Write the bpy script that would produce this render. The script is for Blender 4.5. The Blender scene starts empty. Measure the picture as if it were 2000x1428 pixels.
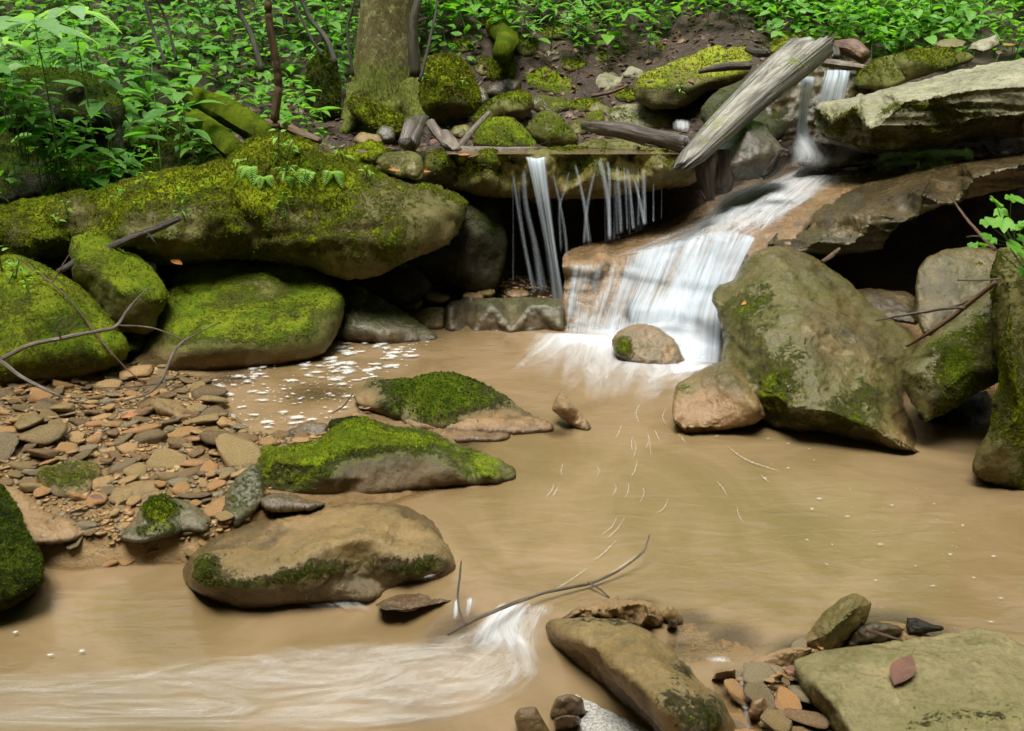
import bpy, math, random
import numpy as np
from mathutils import Vector, Matrix
from mathutils.geometry import delaunay_2d_cdt
random.seed(7); rng = np.random.default_rng(7)
S = bpy.context.scene; COL = S.collection
R = math.radians
# ---------------------------------------------------------------- camera
FPX, H, PITCH = 1963.0, 1.40, R(17.4)
cd = bpy.data.cameras.new('camera'); cam = bpy.data.objects.new('camera', cd); COL.objects.link(cam)
cam.location = (0, 0, H); cam.rotation_euler = (R(90) - PITCH, 0, 0)
cd.sensor_width = 36; cd.lens = FPX / 2000 * 36; cd.clip_start = 0.05; cd.clip_end = 400
S.camera = cam
# ---------------------------------------------------------------- world, sun, exposure
SUN_EL, SUN_AZ = R(70), R(215)      # azimuth from +Y (behind the falls) towards +X
w = bpy.data.worlds.new("World"); S.world = w; w.use_nodes = True
nt = w.node_tree; nt.nodes.clear()
sky = nt.nodes.new('ShaderNodeTexSky'); sky.sky_type = 'NISHITA'; sky.sun_disc = False
sky.sun_elevation = SUN_EL; sky.sun_rotation = SUN_AZ; sky.air_density = 1.0; sky.dust_density = 4.0
hs = nt.nodes.new('ShaderNodeHueSaturation'); hs.inputs['Saturation'].default_value = 0.12
bg = nt.nodes.new('ShaderNodeBackground'); bg.inputs['Strength'].default_value = 0.14
wo = nt.nodes.new('ShaderNodeOutputWorld')
nt.links.new(sky.outputs[0], hs.inputs['Color']); nt.links.new(hs.outputs[0], bg.inputs['Color']); nt.links.new(bg.outputs[0], wo.inputs['Surface'])
ld = bpy.data.lights.new('sun', 'SUN'); ld.energy = 2.6; ld.angle = R(34); ld.color = (1, .97, .9)
sun = bpy.data.objects.new('sun', ld); COL.objects.link(sun)
sd = Vector((math.sin(SUN_AZ) * math.cos(SUN_EL), math.cos(SUN_AZ) * math.cos(SUN_EL), math.sin(SUN_EL)))
sun.rotation_euler = sd.to_track_quat('Z', 'Y').to_euler(); sun.location = (2, 4, 9)
S.view_settings.view_transform = 'Standard'; S.view_settings.look = 'None'; S.view_settings.gamma = 1
S.view_settings.exposure = 1.36
S.render.engine = 'CYCLES'
S.cycles.max_bounces = 6; S.cycles.diffuse_bounces = 3; S.cycles.glossy_bounces = 2
S.cycles.transparent_max_bounces = 16; S.cycles.transmission_bounces = 3; S.cycles.use_denoising = True
S.cycles.caustics_reflective = False; S.cycles.caustics_refractive = False

# ---------------------------------------------------------------- measuring: a sight line of the photo to a point of the place
CP, SP = math.cos(PITCH), math.sin(PITCH)
def P(px, py, Y):
    xc = (px - 1000) / FPX; yu = (714 - py) / FPX
    t = Y / (CP + yu * SP)
    return Vector((xc * t, Y, H + (-SP + yu * CP) * t))
def YZ(px, py, z):
    yu = (714 - py) / FPX
    return (z - H) / (-SP + yu * CP) * (CP + yu * SP)
def G(px, py, z=0.0): return P(px, py, YZ(px, py, z))
def Z(px, py, z): return (px, py, YZ(px, py, z))
def PV(px, py, Y):
    xc = (px - 1000) / FPX; yu = (714 - py) / FPX
    t = Y / (CP + yu * SP)
    return np.stack([xc * t, Y, H + (-SP + yu * CP) * t], 1)
# ---------------------------------------------------------------- noise
def _h(ix, iy, iz, s):
    h = (ix.astype(np.uint32) * np.uint32(374761393) + iy.astype(np.uint32) * np.uint32(668265263)
         + iz.astype(np.uint32) * np.uint32(2147483647 & 1274126177) + np.uint32(s * 2654435 % 4294967295))
    h = (h ^ (h >> np.uint32(13))) * np.uint32(1274126177); h = (h ^ (h >> np.uint32(16))) * np.uint32(2246822519)
    h = h ^ (h >> np.uint32(15))
    return h.astype(np.float64) / 2147483647.5 - 1.0
def vn(p, s=0):
    i = np.floor(p).astype(np.int64); f = p - i; f = f * f * f * (f * (f * 6 - 15) + 10)
    i = i.astype(np.int64) & 0xffffffff
    r = 0
    for dx in (0, 1):
        for dy in (0, 1):
            for dz in (0, 1):
                wgt = (f[:, 0] if dx else 1 - f[:, 0]) * (f[:, 1] if dy else 1 - f[:, 1]) * (f[:, 2] if dz else 1 - f[:, 2])
                r = r + wgt * _h((i[:, 0] + dx) & 0xffffffff, (i[:, 1] + dy) & 0xffffffff, (i[:, 2] + dz) & 0xffffffff, s)
    return r
def fbm(p, o=4, s=0, g=.5):
    a = 1; t = 0; r = 0
    for k in range(o):
        r = r + a * vn(p * (2.03 ** k) + 17.3 * k, s + k); t += a; a *= g
    return r / t
def ss(a, b, x):
    t = np.clip((x - a) / (b - a), 0, 1); return t * t * (3 - 2 * t)
# ---------------------------------------------------------------- object helpers
def setp(o, label=None, cat=None, group=None, kind=None):
    for k, v in (('label', label), ('category', cat), ('group', group), ('kind', kind)):
        if v: o[k] = v
    return o
def mesh_np(name, V, F, mats, parent=None, smooth=True, attrs=None, uv=None, origin=None, quads=False):
    me = bpy.data.meshes.new(name); V = np.asarray(V, dtype=np.float32); F = np.asarray(F, dtype=np.int32)
    if origin is not None: V = V - np.array(origin, dtype=np.float32)
    n, k = F.shape
    me.vertices.add(len(V)); me.vertices.foreach_set('co', V.ravel())
    me.loops.add(n * k); me.loops.foreach_set('vertex_index', F.ravel())
    me.polygons.add(n); me.polygons.foreach_set('loop_start', np.arange(0, n * k, k, dtype=np.int32))
    me.update(calc_edges=True)
    if smooth: me.polygons.foreach_set('use_smooth', np.ones(n, dtype=bool))
    for a, v in (attrs or {}).items():
        at = me.attributes.new(a, 'FLOAT', 'POINT'); at.data.foreach_set('value', np.asarray(v, dtype=np.float32))
    if uv is not None:
        l = me.uv_layers.new(name='UVMap'); l.data.foreach_set('uv', np.asarray(uv, dtype=np.float32)[F.ravel()].ravel())
    for m in (mats if isinstance(mats, (list, tuple)) else [mats]): me.materials.append(m)
    o = bpy.data.objects.new(name, me); COL.objects.link(o)
    if origin is not None: o.location = origin
    if parent: o.parent = parent
    return o
def empty(name, loc=(0, 0, 0)):
    o = bpy.data.objects.new(name, None); COL.objects.link(o); o.location = loc; o.empty_display_size = .1; return o
# ---------------------------------------------------------------- materials
class N:
    def __init__(s, name):
        s.m = bpy.data.materials.new(name); s.m.use_nodes = True; s.t = s.m.node_tree; s.t.nodes.clear()
        s.out = s.n('OutputMaterial')
    def n(s, t, **kw):
        x = s.t.nodes.new('ShaderNode' + t)
        for k, v in kw.items(): setattr(x, k, v)
        return x
    def put(s, node, sock, v):
        i = node.inputs[sock]
        if hasattr(v, 'is_output') or isinstance(v, bpy.types.NodeSocket): s.t.links.new(v, i)
        elif isinstance(v, (tuple, list)) and len(v) == 3 and i.type == 'RGBA': i.default_value = (*v, 1)
        else: i.default_value = v
    def math(s, op, a, b=0.0, c=None, clamp=False):
        x = s.n('Math', operation=op); x.use_clamp = clamp
        s.put(x, 0, a); s.put(x, 1, b)
        if c is not None: s.put(x, 2, c)
        return x.outputs[0]
    def mix(s, f, a, b, mode='MIX'):
        x = s.n('Mix', data_type='RGBA', blend_type=mode); s.put(x, 0, f); s.put(x, 6, a); s.put(x, 7, b); return x.outputs[2]
    def rng(s, v, a, b, c=0.0, d=1.0):
        x = s.n('MapRange', interpolation_type='SMOOTHSTEP'); s.put(x, 0, v)
        for i, q in enumerate((a, b, c, d)): s.put(x, i + 1, q)
        return x.outputs[0]
    def noise(s, vec, scale, detail=6, rough=.6, dist=0.0):
        x = s.n('TexNoise'); s.put(x, 'Vector', vec); s.put(x, 'Scale', scale); s.put(x, 'Detail', detail); s.put(x, 'Roughness', rough); s.put(x, 'Distortion', dist); return x.outputs[0]
    def mapv(s, vec, sc):
        x = s.n('Mapping'); s.put(x, 0, vec); x.inputs['Scale'].default_value = sc; return x.outputs[0]
    def bump(s, h, st, dist, nrm=None):
        x = s.n('Bump'); s.put(x, 'Strength', st); s.put(x, 'Distance', dist); s.put(x, 'Height', h)
        if nrm is not None: s.put(x, 'Normal', nrm)
        return x.outputs[0]
    def attr(s, name): x = s.n('Attribute', attribute_name=name); return x.outputs['Fac']
    def bsdf(s, **kw):
        x = s.n('BsdfPrincipled')
        for k, v in kw.items(): s.put(x, k.replace('_', ' '), v)
        return x
    def done(s, sh): s.t.links.new(sh, s.out.inputs['Surface']); return s.m
def rock_mat(name, c1, c2, c3, m1=(.055, .08, .006), m2=(.22, .265, .012), wet=.3, mud=.0, lich=.3, brk=1.0, mudz=.06, spec=.2):
    b = N(name); tc = b.n('TexCoord').outputs['Object']; pos = b.n('NewGeometry').outputs['Position']
    nl = b.noise(tc, 3.2, 5, .6, .4); nm = b.noise(tc, 14, 8, .68, .3); nf = b.noise(tc, 75, 6, .7); ng = b.noise(tc, 6.5, 8, .7, 1.0)
    col = b.mix(b.rng(nl, .36, .66), c1, c2)
    col = b.mix(b.rng(nm, .45, .68), col, c3)
    col = b.mix(b.math('MULTIPLY', b.rng(ng, .56, .66), lich), col, tuple(min(1, x * 1.45 + .012) for x in c2))
    dk = b.rng(nf, .25, .75, .62, 1.3)
    col = b.mix(1.0, col, b.mix(dk, (0, 0, 0), (1, 1, 1)), 'MULTIPLY')
    cr = b.rng(b.noise(tc, 2.2, 4, .55, .5), .492, .5, 0, 1); cr2 = b.rng(b.noise(tc, 2.2, 4, .55, .5), .5, .508, 1, 0)
    crack = b.math('MULTIPLY', cr, cr2)
    if mud > 0:
        z = b.n('SeparateXYZ'); b.put(z, 0, pos)
        mz = b.math('ADD', z.outputs[2], b.math('MULTIPLY', b.math('SUBTRACT', nm, .5), -.12))
        mf = b.math('MULTIPLY', b.rng(mz, mudz + .06, mudz - .03), mud)
        col = b.mix(mf, col, (.27, .165, .075))
    z2 = b.n('SeparateXYZ'); b.put(z2, 0, pos); wl = b.rng(b.math('ADD', z2.outputs[2], b.math('MULTIPLY', b.math('SUBTRACT', nm, .5), -.05)), .035, .01)
    mo = b.attr('moss')
    mk = b.math('ADD', mo, b.math('ADD', b.math('MULTIPLY', b.math('SUBTRACT', nm, .5), 1.5 * brk), b.math('MULTIPLY', b.math('SUBTRACT', nf, .5), 1.3 * brk)))
    film = b.math('MULTIPLY', b.rng(mk, -.35, .45), .8); col = b.mix(film, col, tuple(x * .55 + y * .45 for x, y in zip(m1, c2)))
    mk = b.rng(mk, .30, .74)
    if mud > 0: mk = b.math('MULTIPLY', mk, b.rng(mz, .01, .06))
    mc = b.mix(b.rng(b.noise(tc, 4, 4, .6), .32, .62), m1, m2)
    mc = b.mix(b.math('MULTIPLY', b.rng(nf, .42, .62), .35), mc, tuple(x * 1.45 for x in m2))
    mc = b.mix(b.math('MULTIPLY', b.rng(b.noise(tc, 5.5, 6, .7, .8), .53, .62), .6), mc, (.07, .055, .018))
    mc = b.mix(b.math('MULTIPLY', b.rng(b.noise(tc, 7.5, 4, .6, .4), .52, .6), .5), mc, (m1[0] * .6, m1[1] * 1.1, m1[2]))
    col = b.mix(mk, col, mc)
    col = b.mix(b.math('MULTIPLY', wl, .55), col, (.035, .024, .012))
    ro = b.math('ADD', b.rng(nm, .3, .7, wet, wet + .3), b.math('MULTIPLY', mk, .6), clamp=True); ro = b.math('MULTIPLY', ro, b.math('SUBTRACT', 1.0, b.math('MULTIPLY', wl, .7)))
    h = b.math('ADD', b.math('MULTIPLY', nm, .55), b.math('MULTIPLY', nf, .2))
    h = b.math('SUBTRACT', h, b.math('MULTIPLY', crack, .0))
    mh = b.math('MULTIPLY', b.noise(tc, 130, 4, .7), mk)
    n1 = b.bump(h, .75, .03); n2 = b.bump(mh, .9, .016, n1)
    p = b.bsdf(Base_Color=col, Roughness=ro, Normal=n2); b.put(p, 'Specular IOR Level', b.math('MULTIPLY', b.math('SUBTRACT', 1.0, mk), spec))
    return b.done(p.outputs[0])
M = {}
M['moss'] = rock_mat('mossy_stone', (.085, .066, .02), (.165, .125, .045), (.055, .042, .015), wet=.45, lich=.2)
M['mossy'] = rock_mat('green_stone', (.09, .082, .022), (.16, .14, .045), (.06, .052, .018), m1=(.085, .12, .010), m2=(.19, .235, .018), wet=.4, lich=.5, mud=.5, brk=.8)
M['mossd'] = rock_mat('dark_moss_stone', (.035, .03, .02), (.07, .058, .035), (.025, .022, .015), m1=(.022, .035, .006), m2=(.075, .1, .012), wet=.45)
M['yel'] = rock_mat('yellow_moss_stone', (.10, .09, .05), (.2, .17, .09), (.08, .07, .04), m1=(.17, .19, .02), m2=(.30, .31, .04), wet=.5, brk=.7)  # lighter, yellower moss than on the other stones
M['olive'] = rock_mat('olive_stone', (.115, .092, .022), (.20, .15, .045), (.07, .056, .016), m1=(.075, .10, .008), m2=(.17, .21, .012), wet=.22, mud=.9, lich=.55, spec=0.45)
M['wetol'] = rock_mat('wet_olive_boulder', (.075, .060, .018), (.15, .11, .04), (.045, .036, .012), m1=(.075, .10, .008), m2=(.17, .21, .012), wet=.10, mud=.9, mudz=.07, lich=.7, spec=0.45)
M['foot'] = rock_mat('stone_with_pale_foot', (.075, .060, .018), (.15, .11, .04), (.045, .036, .012), m1=(.075, .10, .008), m2=(.17, .21, .012), wet=.10, mud=1.0, mudz=.15, lich=.7, spec=0.45)
M['tan'] = rock_mat('tan_stone', (.19, .125, .04), (.29, .20, .075), (.11, .08, .03), m1=(.035, .04, .01), m2=(.10, .11, .015), wet=.36, mud=.35, lich=.25, spec=.45)
M['slab'] = rock_mat('sandstone_slab', (.19, .165, .075), (.26, .215, .10), (.13, .115, .045), m1=(.09, .1, .02), m2=(.15, .19, .02), wet=.42, lich=.35)
M['grey'] = rock_mat('wet_grey_stone', (.07, .062, .04), (.14, .12, .075), (.04, .035, .024), wet=.14, mud=.3, lich=.4, spec=0.7)
M['wetdark'] = rock_mat('wet_dark_stone', (.05, .036, .014), (.115, .08, .03), (.024, .018, .009), wet=.10, lich=.3, spec=0.6)
M['mud'] = rock_mat('muddy_stone', (.24, .145, .06), (.33, .21, .10), (.13, .085, .04), wet=.2, mud=.8, lich=.2, spec=0.5)
M['orange'] = rock_mat('orange_wet_stone', (.20, .12, .055), (.30, .19, .095), (.08, .07, .04), wet=.14, lich=.3, spec=0.6)
M['pale'] = rock_mat('pale_slab', (.22, .21, .14), (.34, .32, .22), (.11, .10, .045), m1=(.1, .11, .02), m2=(.24, .26, .03), wet=.35, lich=.5)
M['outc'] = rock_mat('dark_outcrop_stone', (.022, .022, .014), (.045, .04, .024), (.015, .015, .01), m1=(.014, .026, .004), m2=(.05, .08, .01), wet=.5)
M['mossm'] = rock_mat('mid_green_stone', (.10, .08, .035), (.19, .15, .075), (.06, .05, .022), m1=(.035, .055, .006), m2=(.11, .15, .01), wet=.4, mud=.8)
M['moss_shade'] = rock_mat('painted_shade_bright_moss', (.055, .045, .025), (.10, .08, .045), (.035, .028, .018), m1=(.085, .125, .008), m2=(.21, .27, .015), wet=.4, mud=.3)  # stone darkened to stand for shade on the wedge rock's front
M['shade_and_wood'] = rock_mat('painted_shade_and_dark_wood', (.02, .017, .012), (.045, .036, .024), (.013, .012, .01), wet=.5)  # near-black: shade painted into recess rocks; also colours the dark driftwood

def stone_mat(name, use_attr):
    b = N(name); tc = b.n('TexCoord').outputs['Object']
    r = b.attr('rnd') if use_attr else b.n('ObjectInfo').outputs['Random']
    cr = b.n('ValToRGB'); b.put(cr, 0, r); e = cr.color_ramp; e.interpolation = 'CONSTANT'
    cols = [(.34, .20, .08), (.21, .15, .065), (.40, .25, .11), (.17, .13, .07), (.28, .20, .085), (.38, .25, .115), (.19, .12, .055), (.22, .18, .11), (.36, .20, .085), (.15, .105, .05)]
    for i, c in enumerate(cols):
        q = e.elements[i] if i < 2 else e.elements.new(i / 10)
        q.position = i / 10; q.color = (*c, 1)
    n = b.noise(tc, 28, 8, .7, .5); n2 = b.noise(tc, 150, 4, .6)
    col = b.mix(1.0, cr.outputs[0], b.mix(b.rng(n, .3, .7), (.6, .58, .55), (1.35, 1.3, 1.2)), 'MULTIPLY')
    p = b.bsdf(Base_Color=col, Roughness=b.rng(n, .3, .7, .10, .42), Normal=b.bump(b.math('ADD', n, b.math('MULTIPLY', n2, .3)), .6, .012))
    return b.done(p.outputs[0])
M['stone'] = stone_mat('river_stone', False); M['gravel'] = stone_mat('gravel', True)

def ground_mat():
    b = N('ground'); pos = b.n('NewGeometry').outputs['Position']
    n = b.noise(pos, 5, 8, .7, .5); f = b.noise(pos, 40, 8, .75); g = b.noise(pos, 1.3, 5, .6)
    z = b.n('SeparateXYZ'); b.put(z, 0, pos)
    soil = b.mix(b.rng(n, .35, .65), (.035, .022, .014), (.085, .055, .036)); soil = b.mix(b.rng(f, .5, .7), soil, (.14, .095, .06))
    sand = b.mix(b.rng(n, .35, .65), (.30, .185, .08), (.42, .27, .13)); sand = b.mix(b.rng(f, .52, .66), sand, (.12, .08, .04))
    sand = b.mix(b.rng(z.outputs[2], .005, -.03), sand, (.55, .37, .18))  # bed lightened below the water level, standing in for light the surface blocks
    col = b.mix(b.math('MAXIMUM', b.rng(z.outputs[2], .12, .3), b.rng(z.outputs[1], 4.7, 5.0)), sand, soil)  # dark soil set by distance too, as painted shade under the big boulder
    veg = b.math('MULTIPLY', b.rng(z.outputs[2], 1.9, 2.8), b.rng(g, .3, .5)); vc = b.mix(b.rng(f, .4, .6), (.015, .035, .008), (.05, .11, .015))
    col = b.mix(veg, col, vc)
    ro = b.rng(z.outputs[2], .02, .2, .28, .8)
    p = b.bsdf(Base_Color=col, Roughness=ro, Normal=b.bump(b.math('ADD', n, f), .8, .05)); return b.done(p.outputs[0])
M['ground'] = ground_mat()

def water_mat():
    b = N('water'); pos = b.n('NewGeometry').outputs['Position']; d = b.attr('depth')
    n = b.noise(pos, 1.6, 5, .6, 1.2); n2 = b.noise(b.mapv(pos, (1, 2.2, 1)), 7, 3, .5, .5)
    murk = b.mix(b.rng(n, .3, .7), (.175, .118, .052), (.27, .185, .10))
    murk = b.mix(b.attr('green'), murk, (.16, .13, .052))
    df = b.n('BsdfDiffuse'); b.put(df, 'Color', murk)
    tr = b.n('BsdfTransparent'); b.put(tr, 'Color', (1.0, .90, .72))
    op = b.rng(d, 0.0, .12, .25, .975)
    m1 = b.n('MixShader'); b.put(m1, 0, op); b.put(m1, 1, tr.outputs[0]); b.put(m1, 2, df.outputs[0])
    bp = b.bump(b.math('ADD', n2, b.math('MULTIPLY', n, .6)), .35, .015)
    gl = b.n('BsdfGlossy'); b.put(gl, 'Roughness', .13); b.put(gl, 'Normal', bp)
    fr = b.n('Fresnel'); b.put(fr, 'IOR', 1.38); b.put(fr, 'Normal', bp)
    m2 = b.n('MixShader'); b.put(m2, 0, fr.outputs[0]); b.put(m2, 1, m1.outputs[0]); b.put(m2, 2, gl.outputs[0])
    return b.done(m2.outputs[0])
M['water'] = water_mat()
def silk_mat(name, col=(.78, .88, .98), su=26, sv=1.2, lo=.38, hi=.72, dist=.3, amax=.95, tl=.35, fine=.3):
    b = N(name); uv = b.n('TexCoord').outputs['UV']
    s1 = b.noise(b.mapv(uv, (su, sv, 1)), 1, 4, .6, dist); s2 = b.noise(b.mapv(uv, (su * 3.1, sv * 1.7, 1)), 1, 3, .6, dist)
    st = b.math('ADD', b.math('MULTIPLY', s1, 1 - fine), b.math('MULTIPLY', s2, fine))
    d = b.attr('dens')
    st = b.math('ADD', st, b.math('MULTIPLY', b.math('SUBTRACT', d, .5), .75))
    a = b.math('MULTIPLY', b.rng(st, lo, hi), b.rng(d, 0.0, .3), clamp=True); a = b.math('MULTIPLY', a, amax)
    df = b.n('BsdfDiffuse'); b.put(df, 'Color', col); tl_ = b.n('BsdfTranslucent'); b.put(tl_, 'Color', col)
    m0 = b.n('MixShader'); b.put(m0, 0, tl); b.put(m0, 1, df.outputs[0]); b.put(m0, 2, tl_.outputs[0])
    tr = b.n('BsdfTransparent')
    m1 = b.n('MixShader'); b.put(m1, 0, a); b.put(m1, 1, tr.outputs[0]); b.put(m1, 2, m0.outputs[0])
    return b.done(m1.outputs[0])
M['silk'] = silk_mat('falling_water', su=20, sv=.9, lo=.36, hi=.86, amax=.9, tl=.45); M['silkthin'] = silk_mat('thin_falling_water', su=5, sv=.8, lo=.22, hi=1.1, amax=.42, tl=.45)
M['slide'] = silk_mat('sliding_water', col=(.78, .87, .95), su=6, sv=1.6, lo=.40, hi=.95, dist=1.6, amax=.8, fine=.2)
M['churn'] = silk_mat('churned_water', col=(.88, .92, .95), su=6, sv=1.3, lo=.25, hi=1.0, dist=1.6, amax=.85, fine=.15)
M['streak'] = silk_mat('streaming_water', col=(.78, .76, .71), su=5, sv=1.6, lo=.30, hi=1.15, dist=2.8, amax=.75, fine=.2)
def plain(name, col, rough=.6, var=.3, sc=20, bumpd=.01, tl=0.0):
    b = N(name); tc = b.n('TexCoord').outputs['Object']; n = b.noise(tc, sc, 6, .65)
    c = b.mix(1.0, col, b.mix(b.rng(n, .3, .7), (1 - var,) * 3, (1 + var,) * 3), 'MULTIPLY')
    p = b.bsdf(Base_Color=c, Roughness=rough, Normal=b.bump(n, .6, bumpd))
    if tl:
        t = b.n('BsdfTranslucent'); b.put(t, 'Color', c); m = b.n('MixShader'); b.put(m, 0, tl); b.put(m, 1, p.outputs[0]); b.put(m, 2, t.outputs[0]); return b.done(m.outputs[0])
    return b.done(p.outputs[0])
M['foam'] = silk_mat('foam', col=(.84, .84, .80), su=34, sv=34, lo=.34, hi=.95, dist=1.5, amax=.88)
M['drift'] = silk_mat('foam_fleck', col=(.80, .76, .68), su=60, sv=60, lo=.2, hi=.9, dist=.5, amax=.42)
M['bubbles'] = plain('foam_film', (.36, .35, .31), .5, .6, 160)
M['fleck'] = plain('foam_streak', (.40, .30, .18), .5, .1, 60)
def tuft_mat(name, c1, c2, c3, tl):
    b = N(name); pos = b.n('NewGeometry').outputs['Position']; a = b.rng(b.noise(pos, 9, 5, .7), .35, .65); e = b.rng(b.noise(pos, 5, 5, .7, .8), .5, .62)
    c = b.mix(b.math('MULTIPLY', e, .75), b.mix(a, c1, c2), c3); p = b.n('BsdfDiffuse'); b.put(p, 'Color', c); t = b.n('BsdfTranslucent'); b.put(t, 'Color', c); m = b.n('MixShader'); b.put(m, 0, tl); b.put(m, 1, p.outputs[0]); b.put(m, 2, t.outputs[0]); return b.done(m.outputs[0])
M['tuft'] = tuft_mat('moss_tuft', (.065, .085, .008), (.22, .25, .02), (.10, .075, .025), .25)
M['tufty'] = tuft_mat('bright_moss_tuft', (.09, .13, .012), (.24, .29, .028), (.13, .12, .025), .3)
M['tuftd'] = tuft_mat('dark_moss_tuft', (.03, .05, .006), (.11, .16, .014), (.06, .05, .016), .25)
M['litter'] = plain('dead_leaf', (.13, .07, .038), .55, .7, 5, tl=.15)
M['redleaf'] = plain('russet_leaf', (.14, .065, .04), .45, .35, 14, tl=.15)
M['orangeleaf'] = plain('orange_leaf', (.42, .16, .04), .45, .3, 14, tl=.2)
def wood_mat(name, c1, c2, moss=0.0, rough=.6, sc=(26, 2.0)):
    b = N(name); uv = b.n('TexCoord').outputs['UV']; tc = b.n('TexCoord').outputs['Object']
    g = b.noise(b.mapv(uv, (sc[0], sc[1], 1)), 1, 6, .65, .6); g2 = b.noise(b.mapv(uv, (sc[0] * 3, sc[1], 1)), 1, 4, .6, .3)
    n = b.noise(tc, 7, 6, .65)
    c = b.mix(b.rng(g, .35, .62), c1, c2); c = b.mix(b.math('MULTIPLY', b.rng(n, .45, .7), .4), c, tuple(x * .6 for x in c1))
    if moss:
        mk = b.math('ADD', b.attr('moss'), b.math('MULTIPLY', b.math('SUBTRACT', b.noise(tc, 22, 8, .7), .5), 1.7)); mk = b.rng(mk, .45, .62)
        mc = b.mix(b.rng(b.noise(tc, 45, 4, .6), .4, .6), (.06, .08, .01), (.2, .24, .02)); c = b.mix(mk, c, mc)
    h = b.math('ADD', b.math('MULTIPLY', g, .8), b.math('MULTIPLY', g2, .5))
    p = b.bsdf(Base_Color=c, Roughness=rough, Normal=b.bump(h, 1.0, .02)); return b.done(p.outputs[0])
M['plank'] = wood_mat('weathered_wood', (.075, .065, .05), (.33, .31, .26), moss=1, rough=.5, sc=(34, 3))
M['wetlog'] = wood_mat('wet_log', (.03, .022, .016), (.15, .12, .095), rough=.28, sc=(12, 1.5))
M['darkwood'] = wood_mat('dark_wet_wood', (.016, .012, .009), (.07, .052, .035), rough=.3, sc=(10, 2))
M['twig'] = wood_mat('grey_twig', (.09, .065, .045), (.24, .20, .155), rough=.6, sc=(3, 4))
M['browntwig'] = wood_mat('brown_twig', (.07, .035, .018), (.18, .105, .055), rough=.6, sc=(3, 4))
M['sapling'] = wood_mat('sapling_bark', (.06, .035, .015), (.13, .08, .035), rough=.7, sc=(4, 6))
M['darkstem'] = wood_mat('dark_stem', (.025, .022, .012), (.06, .055, .025), rough=.7, sc=(3, 3))
def bark_mat():
    b = N('mossy_bark'); tc = b.n('TexCoord').outputs['Object']; v = b.mapv(tc, (1, 1, .3))
    n = b.noise(v, 16, 8, .7, .5); f = b.noise(v, 70, 6, .7); l = b.noise(tc, 4, 5, .6)
    c = b.mix(b.rng(n, .35, .65), (.08, .06, .02), (.20, .16, .06)); c = b.mix(b.rng(l, .35, .6), c, (.15, .115, .02))
    gm = b.rng(b.noise(tc, 13, 9, .82, .2), .50, .62); c = b.mix(b.math('MULTIPLY', gm, .85), c, (.38, .42, .17))
    mk = b.math('ADD', b.attr('moss'), b.math('MULTIPLY', b.math('SUBTRACT', b.noise(tc, 12, 8, .7), .5), 1.6)); mk = b.rng(mk, .35, .65)
    mc = b.mix(b.rng(f, .4, .6), (.07, .09, .008), (.22, .25, .015)); c = b.mix(mk, c, mc)
    p = b.bsdf(Base_Color=c, Roughness=.85, Normal=b.bump(b.math('ADD', n, f), .9, .04)); return b.done(p.outputs[0])
M['bark'] = bark_mat()
def leaf_mat(name, c1, c2, tl=.5, rough=.38):
    b = N(name); r = b.attr('tint'); oi = b.n('ObjectInfo').outputs['Random']; uv = b.n('TexCoord').outputs['UV']
    f = b.math('ADD', b.math('MULTIPLY', r, .7), b.math('MULTIPLY', oi, .3))
    c = b.mix(f, c1, c2)
    sx = b.n('SeparateXYZ'); b.put(sx, 0, uv)
    w = b.n('TexWave', wave_type='BANDS'); w.bands_direction = 'Y'
    sh = b.n('CombineXYZ'); b.put(sh, 1, b.math('SUBTRACT', sx.outputs[1], b.math('MULTIPLY', b.math('ABSOLUTE', b.math('SUBTRACT', sx.outputs[0], .5)), .6)))
    b.put(w, 'Vector', sh.outputs[0]); b.put(w, 'Scale', 3.2)
    p = b.bsdf(Base_Color=c, Roughness=rough, Normal=b.bump(w.outputs[1], .25, .01)); p.inputs['Specular IOR Level'].default_value = .45
    t = b.n('BsdfTranslucent'); b.put(t, 'Color', b.mix(1.0, c, (1.25, 1.3, .55), 'MULTIPLY'))
    m = b.n('MixShader'); b.put(m, 0, tl); b.put(m, 1, p.outputs[0]); b.put(m, 2, t.outputs[0]); return b.done(m.outputs[0])
M['leaf'] = leaf_mat('green_leaf', (.075, .24, .025), (.20, .46, .07))
M['leafs'] = leaf_mat('small_leaf', (.07, .24, .018), (.22, .50, .05))
M['leafp'] = leaf_mat('pale_leaf', (.20, .42, .12), (.34, .58, .25), rough=.3)
M['fern'] = leaf_mat('fern_green', (.19, .42, .03), (.34, .58, .07))
M['stem'] = plain('green_stem', (.07, .15, .025), .5, .3, 20)
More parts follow.
